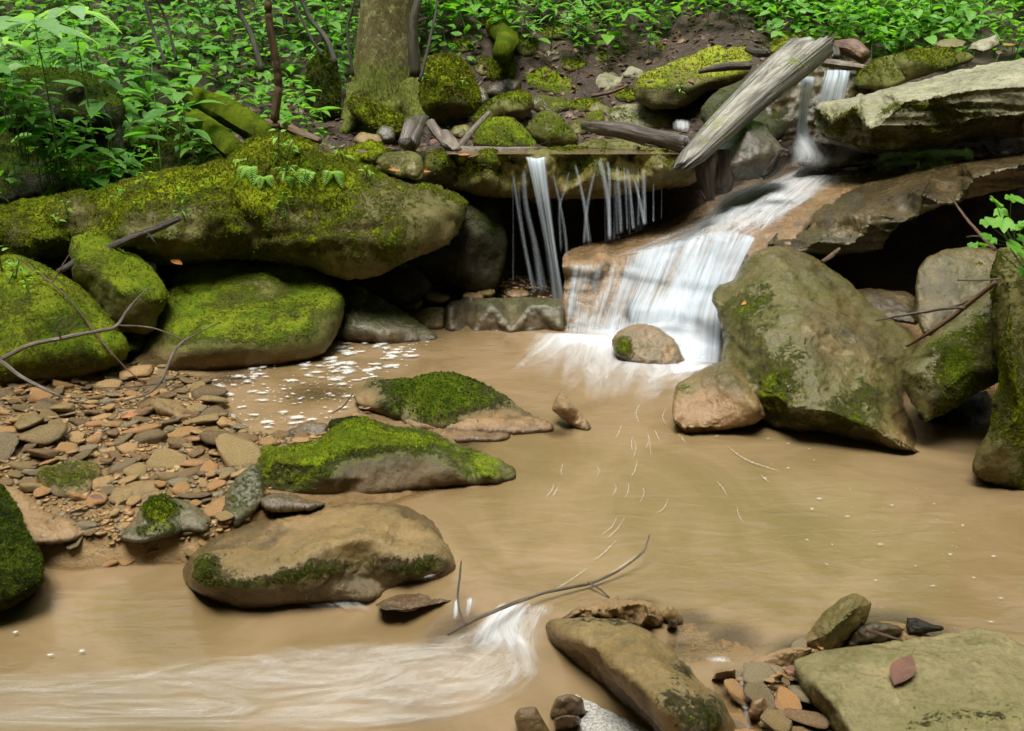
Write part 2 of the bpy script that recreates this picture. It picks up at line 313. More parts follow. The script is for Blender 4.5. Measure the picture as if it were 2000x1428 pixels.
# ---------------------------------------------------------------- rocks traced at their own distance, with a back and a thickness
def inside(pts, poly):
    x, y = pts[:, 0][:, None], pts[:, 1][:, None]; a = poly; b = np.roll(poly, -1, 0)
    c = ((a[:, 1] > y) != (b[:, 1] > y)) & (x < (b[:, 0] - a[:, 0]) * (y - a[:, 1]) / (b[:, 1] - a[:, 1] + 1e-12) + a[:, 0])
    return c.sum(1) % 2 == 1
def edge_dist(pts, poly):
    a = poly; b = np.roll(poly, -1, 0); d = b - a; L = (d ** 2).sum(1) + 1e-9; r = np.full(len(pts), 1e9)
    for i in range(len(a)):
        t = np.clip(((pts - a[i]) @ d[i]) / L[i], 0, 1); q = a[i] + t[:, None] * d[i]
        r = np.minimum(r, np.hypot(*(pts - q).T))
    return r
NROCK = [0]
def rock(name, outline, mat, label, cat='rock', inner=(), Yb=None, Yt=None, bulge=.10, bw=None, thick=None, s=None, moss=(-1, 0), spots=(), amp=.012,
         strata=0., relax=6, tuft=0, tmat='tuft', group=None, jag=1.6, parent=None, rnd=1, lump=0.02, zz=None, grow=1.0, sink=9):
    NROCK[0] += 1; sd_ = NROCK[0] * 13
    xy = np.array([p[:2] for p in outline], float); w_, h_ = np.ptp(xy[:, 0]), np.ptp(xy[:, 1])
    ymin, ymax = xy[:, 1].min(), xy[:, 1].max(); xm = xy[:, 0].mean()
    if Yb is None: Yb = YZ(xm, ymax, -.01)
    if Yt is None: Yt = Yb + .35
    lin = lambda y: Yb + (Yt - Yb) * (ymax - y) / (ymax - ymin)
    Yo = np.array([p[2] if len(p) > 2 else lin(p[1]) for p in outline])
    if zz: Yo = np.array([p[2] if len(p) > 2 else YZ(p[0], p[1], zz[0] + (zz[1] - zz[0]) * (ymax - p[1]) / (ymax - ymin)) for p in outline]); Yb = float(Yo.max() + Yo.min()) / 2
    if s is None: s = float(np.clip(math.sqrt(w_ * h_) / 42, 2.2, 6.5))
    if bw is None: bw = .38 * min(w_, h_)
    if thick is None: thick = .45 * min(w_, h_) / FPX * Yb + .05
    if sink:
        for i in range(len(xy)):
            q = P(xy[i, 0], xy[i, 1], Yo[i])
            if q.z < float(wz(q.x, q.y)) + .035 and xy[i, 1] > ymin + .35 * h_: xy[i, 1] += sink; Yo[i] += bulge * .35
    # outline: corners cut once or twice, resampled, roughened
    O = np.column_stack([xy, Yo])
    for _ in range(rnd):
        A, B = O, np.roll(O, -1, 0); O = np.stack([A * .86 + B * .14, A * .14 + B * .86], 1).reshape(-1, 3)
    out = []
    for i in range(len(O)):
        a, b = O[i], O[(i + 1) % len(O)]; n = max(1, int(np.hypot(*(b - a)[:2]) / s + .5))
        for k in range(n): out.append(a + (b - a) * k / n)
    out = np.array(out); pp = np.column_stack([out[:, :2] / 26, np.full(len(out), sd_ * 1.7)])
    jx = fbm(pp, 4, sd_); jy = fbm(pp + 51, 4, sd_ + 9); out[:, 0] += jx * jag * s * .6; out[:, 1] += jy * jag * s * .6
    po = out[:, :2]
    gx = np.arange(xy[:, 0].min(), xy[:, 0].max(), s); gy = np.arange(ymin, ymax, s * .87)
    X, Y_ = np.meshgrid(gx, gy); X = X + (np.arange(len(gy)) % 2)[:, None] * s / 2; q = np.stack([X.ravel(), Y_.ravel()], 1) + rng.uniform(-.22, .22, (X.size, 2)) * s
    q = q[inside(q, po)]; q = q[edge_dist(q, po) > .55 * s]
    n0 = len(po); allp = np.vstack([po, q])
    vs, _, fs, ov, _, _ = delaunay_2d_cdt([Vector(p) for p in allp], [(i, (i + 1) % n0) for i in range(n0)], [], 1, 1e-5)
    T = np.array([f for f in fs if len(f) == 3], int); V2 = np.array([(v.x, v.y) for v in vs])
    # depth: planes between control points, eased
    ctrl = np.vstack([O] + [np.array([p[:3] for p in inner], float).reshape(-1, 3)])
    cv, _, cf, cov, _, _ = delaunay_2d_cdt([Vector(p[:2]) for p in ctrl], [(i, (i + 1) % len(O)) for i in range(len(O))], [], 1, 1e-4)
    cY = np.array([np.mean([ctrl[j, 2] for j in o]) if o else Yb for o in cov]); cV = np.array([(v.x, v.y) for v in cv])
    D = np.full(len(V2), np.nan); best = np.full(len(V2), -9e9)
    for f in cf:
        if len(f) != 3: continue
        a, b, c = cV[f[0]], cV[f[1]], cV[f[2]]; det = (b[0] - a[0]) * (c[1] - a[1]) - (c[0] - a[0]) * (b[1] - a[1])
        if abs(det) < 1e-9: continue
        l1 = ((V2[:, 0] - a[0]) * (c[1] - a[1]) - (c[0] - a[0]) * (V2[:, 1] - a[1])) / det
        l2 = ((b[0] - a[0]) * (V2[:, 1] - a[1]) - (V2[:, 0] - a[0]) * (b[1] - a[1])) / det
        l0 = 1 - l1 - l2; mn = np.minimum(np.minimum(l0, l1), l2); k = mn > best
        lc = np.clip(np.stack([l0, l1, l2]), 0, 1); lc = lc / lc.sum(0)
        val = lc[0] * cY[f[0]] + lc[1] * cY[f[1]] + lc[2] * cY[f[2]]
        D[k] = val[k]; best[k] = mn[k]
    D = np.nan_to_num(D, nan=Yb)
    ed = edge_dist(V2, po); isb = ed < 1e-3
    # neighbours for easing
    E = np.vstack([T[:, [0, 1]], T[:, [1, 2]], T[:, [2, 0]]]); E = np.vstack([E, E[:, ::-1]])
    cnt = np.bincount(E[:, 0], minlength=len(V2)).astype(float) + 1e-9
    def ease(D, n, fix=True):
        for _ in range(n):
            m = np.bincount(E[:, 0], D[E[:, 1]], len(V2)) / cnt
            D = np.where(isb, D, m) if fix else m
        return D
    D = ease(D, relax)
    base = ease(np.where(isb, D, D.mean()), 60)
    prof = np.sqrt(np.clip(1 - (1 - np.clip(ed / bw, 0, 1)) ** 2, 0, 1))
    F_ = D - bulge * prof; Bk = np.maximum(base, D) + thick * prof + .01
    idx = np.where(~isb)[0]; bm_ = np.arange(len(V2)); bm_[idx] = len(V2) + np.arange(len(idx))
    V = np.vstack([PV(V2[:, 0], V2[:, 1], F_), PV(V2[idx, 0], V2[idx, 1], Bk[idx])])
    TB = bm_[T][:, ::-1]
    a, b, c = V[T[0]]; nn = np.cross(b - a, c - a)
    if nn[1] > 0: T = T[:, ::-1]; TB = TB[:, ::-1]
    TT = np.vstack([T, TB])
    def normals(V):
        fn = np.cross(V[TT[:, 1]] - V[TT[:, 0]], V[TT[:, 2]] - V[TT[:, 0]]); n = np.zeros_like(V)
        for k in range(3):
            for j in range(3): n[:, j] += np.bincount(TT[:, k], fn[:, j], len(V))
        return n / (np.linalg.norm(n, axis=1)[:, None] + 1e-12)
    n = normals(V)
    size = math.sqrt(w_ * h_) / FPX * Yb
    d = lump * size / .5 * fbm(V * 2.6 / max(size, .15) * .5, 3, sd_) + amp * fbm(V * 11, 5, sd_ + 3, .6)
    rg = 1 - np.abs(fbm(V * 5 / max(size, .2) + 31, 3, sd_ + 5)) * 2.2
    d = d + amp * .5 * np.clip(rg, -1, 1)
    if strata:
        q3 = V.copy(); q3[:, 2] = q3[:, 2] + .18 * q3[:, 0] * 0; st = np.stack([V[:, 0] * 1.2, V[:, 1] * 1.2, (V[:, 2] + .06 * fbm(V * 1.5, 2, sd_)) * 26], 1)
        d = d + strata * np.clip(fbm(st, 3, sd_ + 7, .6) * 1.8, -1, 1)
    edge_soft = np.ones(len(V)); edge_soft[:len(V2)] = np.clip(.25 + ed / (4 * s), 0, 1)
    V = V + n * (d * edge_soft + np.where(edge_soft < .99, .0, 0) + grow * .7 * s / FPX * Yb)[:, None]; n = normals(V)
    # moss cover
    px = np.concatenate([V2[:, 0], V2[idx, 0]]); py = np.concatenate([V2[:, 1], V2[idx, 1]])
    mo = moss[0] + moss[1] * n[:, 2] + .55 * fbm(V * 3.1 + 7, 4, sd_ + 11)
    for sp in spots:
        mo = mo + sp[3] * np.exp(-(((px - sp[0]) / sp[2]) ** 2 + ((py - sp[1]) / (sp[4] if len(sp) > 4 else sp[2])) ** 2))
    mo = np.clip(mo, -.6, 1.2)
    mdis = ss(.2, .7, mo) * (.5 + .5 * fbm(V * 34, 3, sd_ + 2, .7)) * .016
    V = V + n * mdis[:, None]
    org = ((V[:, 0].min() + V[:, 0].max()) / 2, (V[:, 1].min() + V[:, 1].max()) / 2, V[:, 2].min())
    o = mesh_np(name, V, TT, M[mat], attrs={'moss': mo}, origin=org)
    setp(o, label, cat, group)
    if parent: o.parent = parent
    if tuft:
        fr = T; fc = V[fr].mean(1); fnr = n[fr].mean(1); ar = np.linalg.norm(np.cross(V[fr[:, 1]] - V[fr[:, 0]], V[fr[:, 2]] - V[fr[:, 0]]), axis=1)
        mm = mo[fr].mean(1) + .5 * fbm(fc * 20, 3, sd_ + 21); wgt = ar * ss(.2, .95, mm); wgt[fc[:, 2] < .03] = 0
        if wgt.sum() > 0:
            pk = rng.choice(len(fr), int(tuft), p=wgt / wgt.sum()); bc = rng.dirichlet((1, 1, 1), len(pk))
            base_ = (V[fr[pk]] * bc[:, :, None]).sum(1); nr = fnr[pk]
            tufts(o, base_ - np.array(org), nr, .011 * (.7 + .6 * rng.random(len(pk))) * max(.55, Yb / 5), tmat)
    return o
def tufts(parent, base, nr, L, tmat):
    K = len(base); nb = 3; Vt = np.zeros((K, nb, 3, 3))
    for b in range(nb):
        r = rng.normal(size=(K, 3)); d = nr * .8 + r * .55 + np.array([0, 0, -.25]); d /= np.linalg.norm(d, axis=1)[:, None]
        sx = np.cross(d, rng.normal(size=(K, 3))); sx /= np.linalg.norm(sx, axis=1)[:, None]
        Vt[:, b, 0] = base - nr * .002 + sx * (L * .25)[:, None]; Vt[:, b, 1] = base - nr * .002 - sx * (L * .25)[:, None]; Vt[:, b, 2] = base + d * L[:, None]
    Vt = Vt.reshape(-1, 3); F = np.arange(len(Vt)).reshape(-1, 3)
    m = mesh_np('moss', Vt, F, M[tmat], parent=parent, smooth=False); m['kind'] = 'stuff'; return m
# ---------------------------------------------------------------- limbs, logs, twigs
def crom(pts, n):
    pts = [np.array(p, float) for p in pts]; pts = [2 * pts[0] - pts[1]] + pts + [2 * pts[-1] - pts[-2]]; r = []
    m = len(pts) - 3
    for i in range(n):
        t = i / (n - 1) * m; k = min(int(t), m - 1); u = t - k; a, b, c, d = pts[k:k + 4]
        r.append(.5 * ((2 * b) + (-a + c) * u + (2 * a - 5 * b + 4 * c - d) * u * u + (-a + 3 * b - 3 * c + d) * u ** 3))
    return np.array(r)
def tube(name, pts, rad, mat, parent=None, seg=8, n=None, rough=.15, flat=1.0, moss=0.0, origin=None, wob=0.0, up=(0, 0, 1)):
    n = n or max(6, len(pts) * 5); c = crom(pts, n); L = np.concatenate([[0], np.cumsum(np.linalg.norm(np.diff(c, axis=0), axis=1))])
    rr = np.interp(np.linspace(0, 1, n), np.linspace(0, 1, len(rad)), rad)
    if wob: c = c + np.stack([fbm(np.column_stack([L * 6, L * 0 + k * 9, L * 0]), 3, 5 + k) for k in range(3)], 1) * wob
    t = np.gradient(c, axis=0); t /= np.linalg.norm(t, axis=1)[:, None]
    ux = np.cross(t, np.array(up)); bad = np.linalg.norm(ux, axis=1) < 1e-3; ux[bad] = (1, 0, 0); ux /= np.linalg.norm(ux, axis=1)[:, None]; uy = np.cross(ux, t)
    V = []; UV = []
    for i in range(n):
        for k in range(seg + 1):
            a = 2 * math.pi * k / seg; V.append(c[i] + (ux[i] * math.cos(a) + uy[i] * math.sin(a) * flat) * rr[i]); UV.append((k / seg, L[i]))
    V = np.array(V); UV = np.array(UV)
    q = np.column_stack([np.cos(UV[:, 0] * 2 * np.pi) * 1.5, np.sin(UV[:, 0] * 2 * np.pi) * 1.5, UV[:, 1] * 2 / max(rr.max() * 8, .05)])
    cc = np.repeat(c, seg + 1, 0); V = cc + (V - cc) * (1 + rough * fbm(q * 1.6 + 3, 3, int(abs(pts[0][0]) * 100)))[:, None]
    F = []
    for i in range(n - 1):
        for k in range(seg): a = i * (seg + 1) + k; F.append((a, a + 1, a + seg + 2, a + seg + 1))
    b = len(V); V = np.vstack([V, c[0] - t[0] * rr[0] * .3, c[-1] + t[-1] * rr[-1] * .3]); UV = np.vstack([UV, (.5, 0), (.5, L[-1])])
    for k in range(seg): F.append((b, k + 1, k, k)); a = (n - 1) * (seg + 1) + k; F.append((b + 1, a, a + 1, a + 1))
    F4 = [f for f in F if f[2] != f[3]]; F3 = [f[:3] for f in F if f[2] == f[3]]
    Fa = np.vstack([[(f[0], f[1], f[2]) for f in F4], [(f[0], f[2], f[3]) for f in F4], F3])
    mo = np.full(len(V), moss)
    return mesh_np(name, V, Fa, mat, parent=parent, attrs={'moss': mo}, uv=UV, origin=origin)
def px(*a): return [tuple(P(*p)) for p in a]
def tstick(name, pts, rad, mat, label, cat='twig', side=(), group=None, **kw):
    pts = px(*pts); org = tuple(pts[0])
    o = tube(name, pts, rad, M[mat], origin=org, wob=.006, **kw); setp(o, label, cat, group)
    for sp, sr in side:
        t = tube('side_twig', [np.array(q) - np.array(org) for q in px(*sp)], sr, M[mat], parent=o, wob=.004)
    return o
# ---------------------------------------------------------------- flowing sheets of water
def sheet(name, rows, mat, dens, nu=40, nv=40, parent=None, bow=0.0, uvs=(1, 1), ripple=0.0):
    rows = [crom(r, nu) for r in rows]; g = np.stack(rows, 0); g = np.stack([crom(list(g[:, i]), nv) for i in range(nu)], 1)
    V = g.reshape(-1, 3); u = np.tile(np.linspace(0, 1, nu), nv); v = np.repeat(np.linspace(0, 1, nv), nu)
    if bow: V[:, 1] -= bow * np.sin(u * math.pi)
    if ripple: V = V + np.array([0, -.6, .8]) * (ripple * fbm(np.column_stack([u * 14, v * 3, v * 0]), 3, 4))[:, None]
    d = np.clip(dens(u, v), 0, 1); F = []
    i = np.arange(nu - 1)[None] + (np.arange(nv - 1) * nu)[:, None]; i = i.ravel(); F = np.stack([i, i + 1, i + nu + 1, i + nu], 1)
    return mesh_np(name, V, F, M[mat], parent=parent, attrs={'dens': d}, uv=np.stack([u * uvs[0], v * uvs[1]], 1))
# ================================================================ the setting: ground, water
BAR = [(-500, 735), (0, 735), (240, 712), (400, 740), (430, 790), (480, 850), (600, 862), (720, 800), (900, 860), (940, 930), (700, 1000), (520, 1010), (400, 1052), (240, 1052), (150, 1062), (40, 1050), (-500, 1010)]
BARW = np.array([tuple(G(*p))[:2] for p in BAR])
SPILL = np.array([tuple(G(*p))[:2] for p in [(-900, 950), (0, 950), (400, 955), (620, 1000), (760, 1100), (880, 1150), (960, 1175), (1040, 1200), (1120, 1225), (1260, 1290), (1370, 1345), (1470, 1370), (1560, 1480), (1700, 1700)]])
def bump_at(px_, py_, r, h): g = G(px_, py_); return (g.x, g.y, r, h)
BUMPS = [bump_at(1350, 1215, .15, .25), bump_at(1250, 1185, .12, .245), bump_at(1430, 1250, .18, .25),
         bump_at(1340, 1270, .14, .25), bump_at(1500, 1360, .2, .3), bump_at(1600, 1300, .2, .32), bump_at(1750, 1270, .3, .32), bump_at(1560, 1450, .2, .3), bump_at(1150, 1390, .16, .2), bump_at(1090, 845, .12, .25), bump_at(900, 865, .25, .24), bump_at(620, 770, .35, .235), bump_at(450, 740, .3, .24), bump_at(900, 1200, .18, .2)]
def spill_s(x, y):          # >0 on the lower side
    yy = np.interp(x, SPILL[:, 0], SPILL[:, 1]); return yy - y
def wz(x, y): return -.07 * ss(-.05, .25, spill_s(x, y))
def ground_z(x, y, rough=True):
    x = np.asarray(x, float); y = np.asarray(y, float); pts = np.stack([x, y], 1)
    bank = np.interp(y, [5.0, 5.9, 6.5, 6.9, 7.6, 8.3, 9.3, 10.6, 13, 20], [-.25, .04, .10, .72, .80, .98, 1.62, 2.6, 5.0, 10])
    left = np.interp(y, [4.4, 5.2, 6.2, 7.3, 8.5, 9.6, 11, 13, 20], [-.2, -.1, .32, .62, .95, 1.45, 2.3, 4.6, 10])
    right = np.interp(y, [3.4, 4.2, 5.0, 6.5, 7.4, 8.3, 9.4, 11, 13, 20], [-.3, -.05, .15, .5, 1.1, 1.38, 1.85, 2.8, 5, 10])  # upper slope is out of view, raised so the pool mirrors hill, not sky
    l = ss(-.4, -1.5, x); r = ss(1.2, 1.9, x - (7.0 - np.clip(y, 5, 7)) * .0)
    z = bank * (1 - l) * (1 - r) + left * l + right * r
    bed = -.30 + .05 * vn(np.stack([x * 2, y * 2, x * 0], 1), 3)
    z = np.where(z < -.15, bed, z); z = np.maximum(z, bed)
    d = edge_dist(pts, BARW); ins = inside(pts, BARW); sdist = np.where(ins, -d, d)
    barz = .018 + .018 * fbm(np.stack([x * 3, y * 3, x * 0], 1), 3, 8)
    bh = -.30 + (barz + .30) * ss(.11, -.03, sdist); z = np.maximum(z, bh)
    for bx, by, br, h in BUMPS: z = np.maximum(z, -.31 + h * np.exp(-(((x - bx) / br) ** 2 + ((y - by) / br) ** 2)) * 1.15)
    side = np.maximum(0, np.abs(x) - (.56 * np.maximum(y, 1) + 1.0)); z = z + 1.1 * side ** 1.15 + 1.6 * np.maximum(0, -.6 - y) ** 1.1  # unseen side and rear slopes, added steep to block low sky light
    if rough: z = z + ss(.1, .6, z) * (.09 * fbm(np.stack([x * 1.3, y * 1.3, x * 0], 1), 4, 21) + .02 * fbm(np.stack([x * 8, y * 8, x * 0], 1), 3, 22))
    return z
def YG(px_, py_):          # where the sight line meets the ground
    Ys = np.arange(2.0, 18, .02); p = PV(px_, py_, Ys); h = p[:, 2] < ground_z(p[:, 0], p[:, 1]); return float(Ys[np.argmax(h)]) if h.any() else 18.0
def grid(x0, x1, y0, y1, s, f):
    xs = np.arange(x0, x1 + s / 2, s); ys = np.arange(y0, y1 + s / 2, s); X, Y = np.meshgrid(xs, ys); z = f(X.ravel(), Y.ravel())
    n = len(xs); i = (np.arange(n - 1)[None] + (np.arange(len(ys) - 1) * n)[:, None]).ravel()
    return np.stack([X.ravel(), Y.ravel(), z], 1), np.stack([i, i + 1, i + n + 1, i + n], 1)
def warp_axis(v, core, s, far): return v
xs = np.concatenate([-np.geomspace(3.2, 40, 40)[::-1][:-1], np.arange(-3.2, 3.2001, .035), np.geomspace(3.2, 40, 40)[1:]])
ys = np.concatenate([-np.geomspace(.5, 20, 12)[::-1], np.arange(1.0, 7.6, .035), np.arange(7.6, 13, .08), np.geomspace(13, 45, 20)])
X, Y = np.meshgrid(xs, ys); zz = ground_z(X.ravel(), np.clip(Y.ravel(), -20, 60)); n_ = len(xs)
i_ = (np.arange(n_ - 1)[None] + (np.arange(len(ys) - 1) * n_)[:, None]).ravel()
setp(mesh_np('ground', np.stack([X.ravel(), Y.ravel(), zz], 1), np.stack([i_, i_ + 1, i_ + n_ + 1, i_ + n_], 1), M['ground']), kind='structure')
wv, wf = grid(-4.5, 4.5, 1.0, 6.3, .035, wz); wv[:, 2] += .003 * fbm(wv * np.array([2.5, 2.5, 0]), 3, 4)
gz = ground_z(wv[:, 0], wv[:, 1], False)
gp = G(1550, 1000); green = np.exp(-(((wv[:, 0] - gp.x) / .6) ** 2 + ((wv[:, 1] - gp.y) / .7) ** 2)); gq = G(150, 1420); green += np.exp(-(((wv[:, 0] - gq.x) / .6) ** 2 + ((wv[:, 1] - gq.y) / .5) ** 2))
setp(mesh_np('water', wv, wf, M['water'], attrs={'depth': np.clip(wv[:, 2] - gz, 0, 1), 'green': np.clip(green, 0, 1) * .45}), kind='structure')

# ================================================================ rocks
# left bank
rock('boulder', [(-80, 420), (0, 408), (40, 398), (110, 382), (180, 372), (215, 360), (260, 343), (330, 332), (400, 325), (440, 316), (470, 288), (505, 268), (540, 265), (590, 276), (640, 300), (690, 318), (740, 337), (790, 352), (850, 367), (890, 385), (906, 405), (898, 428), (885, 450), (868, 468), (840, 488), (800, 505), (770, 520), (740, 534), (700, 542), (660, 538), (610, 522), (560, 512), (500, 505), (440, 505), (380, 510), (330, 518), (290, 513), (240, 503), (160, 498), (90, 498), (50, 515), (0, 505), (-80, 500)],
     'moss', 'huge long moss covered boulder with ferns growing on it, left of the waterfall', 'boulder', Yb=4.95, Yt=5.75, bulge=.12, bw=60, thick=.5, moss=(.58, .16), s=5.2,
     inner=[(0, 430, 5.1), (120, 412, 5.1), (250, 395, 5.05), (350, 380, 5.1), (440, 370, 5.15), (530, 330, 5.3), (600, 340, 5.25), (700, 365, 5.3), (780, 390, 5.25), (860, 410, 5.3), (100, 470, 4.92), (250, 470, 4.9), (400, 440, 4.92), (380, 480, 4.88), (530, 430, 5.0), (520, 455, 5.08), (600, 450, 5.0), (640, 490, 4.95), (700, 495, 4.95), (780, 465, 5.0), (850, 445, 5.1), (700, 425, 5.02), (560, 490, 4.95)],
     spots=[(850, 450, 50, -.6, 60), (780, 400, 60, -.25), (700, 535, 70, -.9, 28), (820, 500, 60, -.7, 30), (320, 470, 60, -.25), (560, 440, 120, -.45, 30), (150, 395, 40, -.4), (30, 440, 30, -.4), (640, 470, 80, -.2), (640, 400, 40, .2), (770, 480, 60, .3, 40), (500, 300, 90, .3)], tuft=15000, tmat='tuft', amp=.036, strata=.014, lump=.035)
rock('boulder', [(-90, 520), (0, 503), (40, 508), (90, 525), (140, 555), (180, 590), (210, 625), (235, 665), (240, 690), (222, 712), (180, 727), (130, 742), (60, 750), (0, 757), (-90, 760)],
     'mossy', 'round bright green mossy boulder at the left edge above the gravel', 'boulder', Yt=4.75, bulge=.16, bw=70, thick=.35, moss=(.62, .3), inner=[(60, 690, 4.2), (180, 690, 4.28), (100, 600, 4.35)],
     spots=[(100, 735, 160, -.3, 14), (120, 620, 60, -.25)], tuft=2200, amp=.012)
rock('boulder', [(258, 715), (275, 680), (300, 640), (328, 580), (345, 545), (370, 518), (400, 510), (440, 517), (490, 526), (530, 520), (555, 511), (582, 511), (620, 535), (655, 565), (669, 592), (666, 622), (650, 660), (630, 686), (560, 702), (480, 714), (400, 724), (330, 727), (280, 723)],
     'mossy', 'broad saddle shaped boulder with smooth green top beside the foamy water', 'boulder', Yb=4.42, Yt=5.15, bulge=.025, bw=26, thick=.3, moss=(.34, .42), tuft=900,
     inner=[(345, 690, 4.40), (420, 676, 4.36), (480, 674, 4.40), (560, 668, 4.47), (600, 645, 4.55), (650, 608, 4.7), (400, 560, 4.95), (570, 560, 5.0), (380, 620, 4.62), (500, 610, 4.66), (330, 640, 4.55)],
     spots=[(520, 590, 110, -.12, 60), (480, 700, 260, -.9, 22), (300, 690, 40, -.6), (640, 650, 30, -.6), (380, 540, 40, .4)], relax=3)
rock('rock', [(140, 485), (150, 465), (180, 457), (210, 470), (245, 500), (264, 503), (290, 525), (312, 555), (324, 578), (320, 597), (305, 620), (300, 640), (280, 650), (240, 645), (215, 630), (190, 600), (165, 560), (145, 540)],
     'mossy', 'blocky mossy rock wedged between the two green boulders', Yb=4.5, Yt=4.85, bulge=.03, bw=22, thick=.25, moss=(.32, .45), relax=2, tuft=350,
     inner=[(160, 520, 4.58), (200, 545, 4.52), (250, 575, 4.42), (300, 590, 4.5), (260, 610, 4.42), (210, 500, 4.68), (250, 540, 4.6)], spots=[(190, 590, 50, -.5), (270, 620, 45, -.8, 30)])
rock('rock', [(640, 570), (665, 558), (690, 556), (720, 575), (770, 600), (810, 625), (858, 656), (832, 663), (770, 670), (700, 664), (662, 660), (645, 640)], 'grey', 'wet grey angular rock sloping into the foam at the boulder end', Yb=4.86, Yt=5.3,
     bulge=.02, bw=15, thick=.25, moss=(-.1, .5), relax=2, inner=[(690, 600, 5.05), (700, 640, 4.85), (760, 620, 5.0), (740, 650, 4.84), (800, 645, 4.92)], spots=[(695, 565, 25, .8)])
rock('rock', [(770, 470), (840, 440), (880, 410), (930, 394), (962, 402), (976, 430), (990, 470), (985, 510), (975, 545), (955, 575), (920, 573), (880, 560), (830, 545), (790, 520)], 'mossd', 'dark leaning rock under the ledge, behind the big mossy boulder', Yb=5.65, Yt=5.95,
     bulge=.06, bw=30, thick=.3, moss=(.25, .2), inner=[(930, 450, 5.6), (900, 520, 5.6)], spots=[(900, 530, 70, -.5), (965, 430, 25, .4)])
rock('rock', [(862, 643), (868, 605), (885, 588), (1000, 583), (1098, 584), (1110, 600), (1108, 640), (1100, 650), (1000, 656), (900, 654)], 'grey', 'low wet slab glistening in front of the left waterfall', Yb=5.08, Yt=5.5, lump=.004,
     bulge=.02, bw=14, thick=.25, moss=(-.3, .5), relax=1, inner=[(880, 602, 5.14), (960, 597, 5.14), (1040, 595, 5.14), (1096, 598, 5.16), (880, 640, 5.08), (1000, 645, 5.06), (1095, 640, 5.08)], amp=.012)
rock('rock', [(795, 620), (830, 602), (870, 600), (868, 640), (830, 640)], 'olive', 'small brown stone beside the wet slab', Yb=5.15, Yt=5.35, moss=(-.2, .4), thick=.1)
for k, (x, y, w_, h_) in enumerate([(760, 585, 34, 13), (800, 590, 26, 11), (850, 583, 30, 10), (705, 612, 22, 8), (925, 577, 26, 9), (950, 570, 20, 8), (1010, 575, 24, 8), (820, 572, 22, 8)]):
    a = np.linspace(0, 2 * math.pi, 9)[:-1] + k
    rock('stone', [(x + w_ * math.cos(t) * random.uniform(.8, 1.15), y + h_ * math.sin(t) * random.uniform(.8, 1.1)) for t in a][::1], ['orange', 'mud', 'olive'][k % 3], 'small rusty stone in the dim gap under the ledge', 'stone', Yb=5.45 + .02 * k, Yt=5.6 + .02 * k, thick=.06, bulge=.03, moss=(-1, 0), group='stones in the gap under the ledge', s=2.6)
# the ledge
rock('ledge', [(738, 330), (760, 306), (820, 297), (900, 294), (1010, 292), (1200, 291), (1340, 291), (1368, 300), (1372, 340), (1345, 362), (1280, 368), (1180, 386), (1100, 387), (1020, 382), (950, 380), (880, 366), (830, 352), (790, 350)],
     'olive', 'flat overhanging rock ledge that the left waterfall drops from', 'ledge', Yb=5.8, Yt=6.35, bulge=.02, bw=16, thick=.7, moss=(.06, .25), relax=2, s=4.2, tuft=2600, tmat='tuft', amp=.028, strata=.008,
     inner=[(780, 325, 5.7), (860, 312, 5.66), (950, 308, 5.64), (1050, 306, 5.62), (1180, 305, 5.62), (1290, 305, 5.62), (1345, 306, 5.66), (850, 335, 5.62), (950, 350, 5.6), (1060, 345, 5.6), (1180, 345, 5.58), (1300, 335, 5.58), (1100, 375, 5.7), (1250, 358, 5.68)],
     spots=[(890, 325, 50, .5, 30), (960, 315, 40, .45, 20), (1120, 320, 40, .5, 22), (1180, 345, 20, .5), (780, 330, 40, -.3), (1300, 330, 40, .2, 30), (1040, 330, 40, -.5)])
lt = []
for row in [(304, 5.72), (301, 5.8), (297, 5.98), (290, 6.4)]: lt.append([tuple(P(x, row[0], row[1]) + Vector((0, 0, .008))) for x in (872, 980, 1080, 1200, 1290, 1335)])
setp(sheet('shallow_water', lt, 'water', lambda u, v: u * 0, 50, 10), kind='structure')
bpy.data.objects['shallow_water'].data.attributes['dens'].data.foreach_set('value', [0] * 500)
_a = bpy.data.objects['shallow_water'].data.attributes.new('depth', 'FLOAT', 'POINT'); _a.data.foreach_set('value', [.08] * 500)
rock('rock', [(735, 314), (758, 300), (800, 297), (822, 305), (826, 330), (815, 349), (780, 345), (750, 332)], 'olive', 'squarish olive stone sitting on the left end of the ledge', Yb=5.35, Yt=5.6, bulge=.02, bw=12, moss=(.05, .4), relax=2, inner=[(760, 316, 5.42), (810, 318, 5.4)], thick=.2)
rock('rock', [(645, 308), (700, 286), (725, 277), (748, 288), (755, 302), (735, 318), (695, 322)], 'moss', 'low mossy stone behind the big boulder shoulder', Yb=5.6, Yt=5.9, moss=(.4, .4), tuft=300, thick=.2)
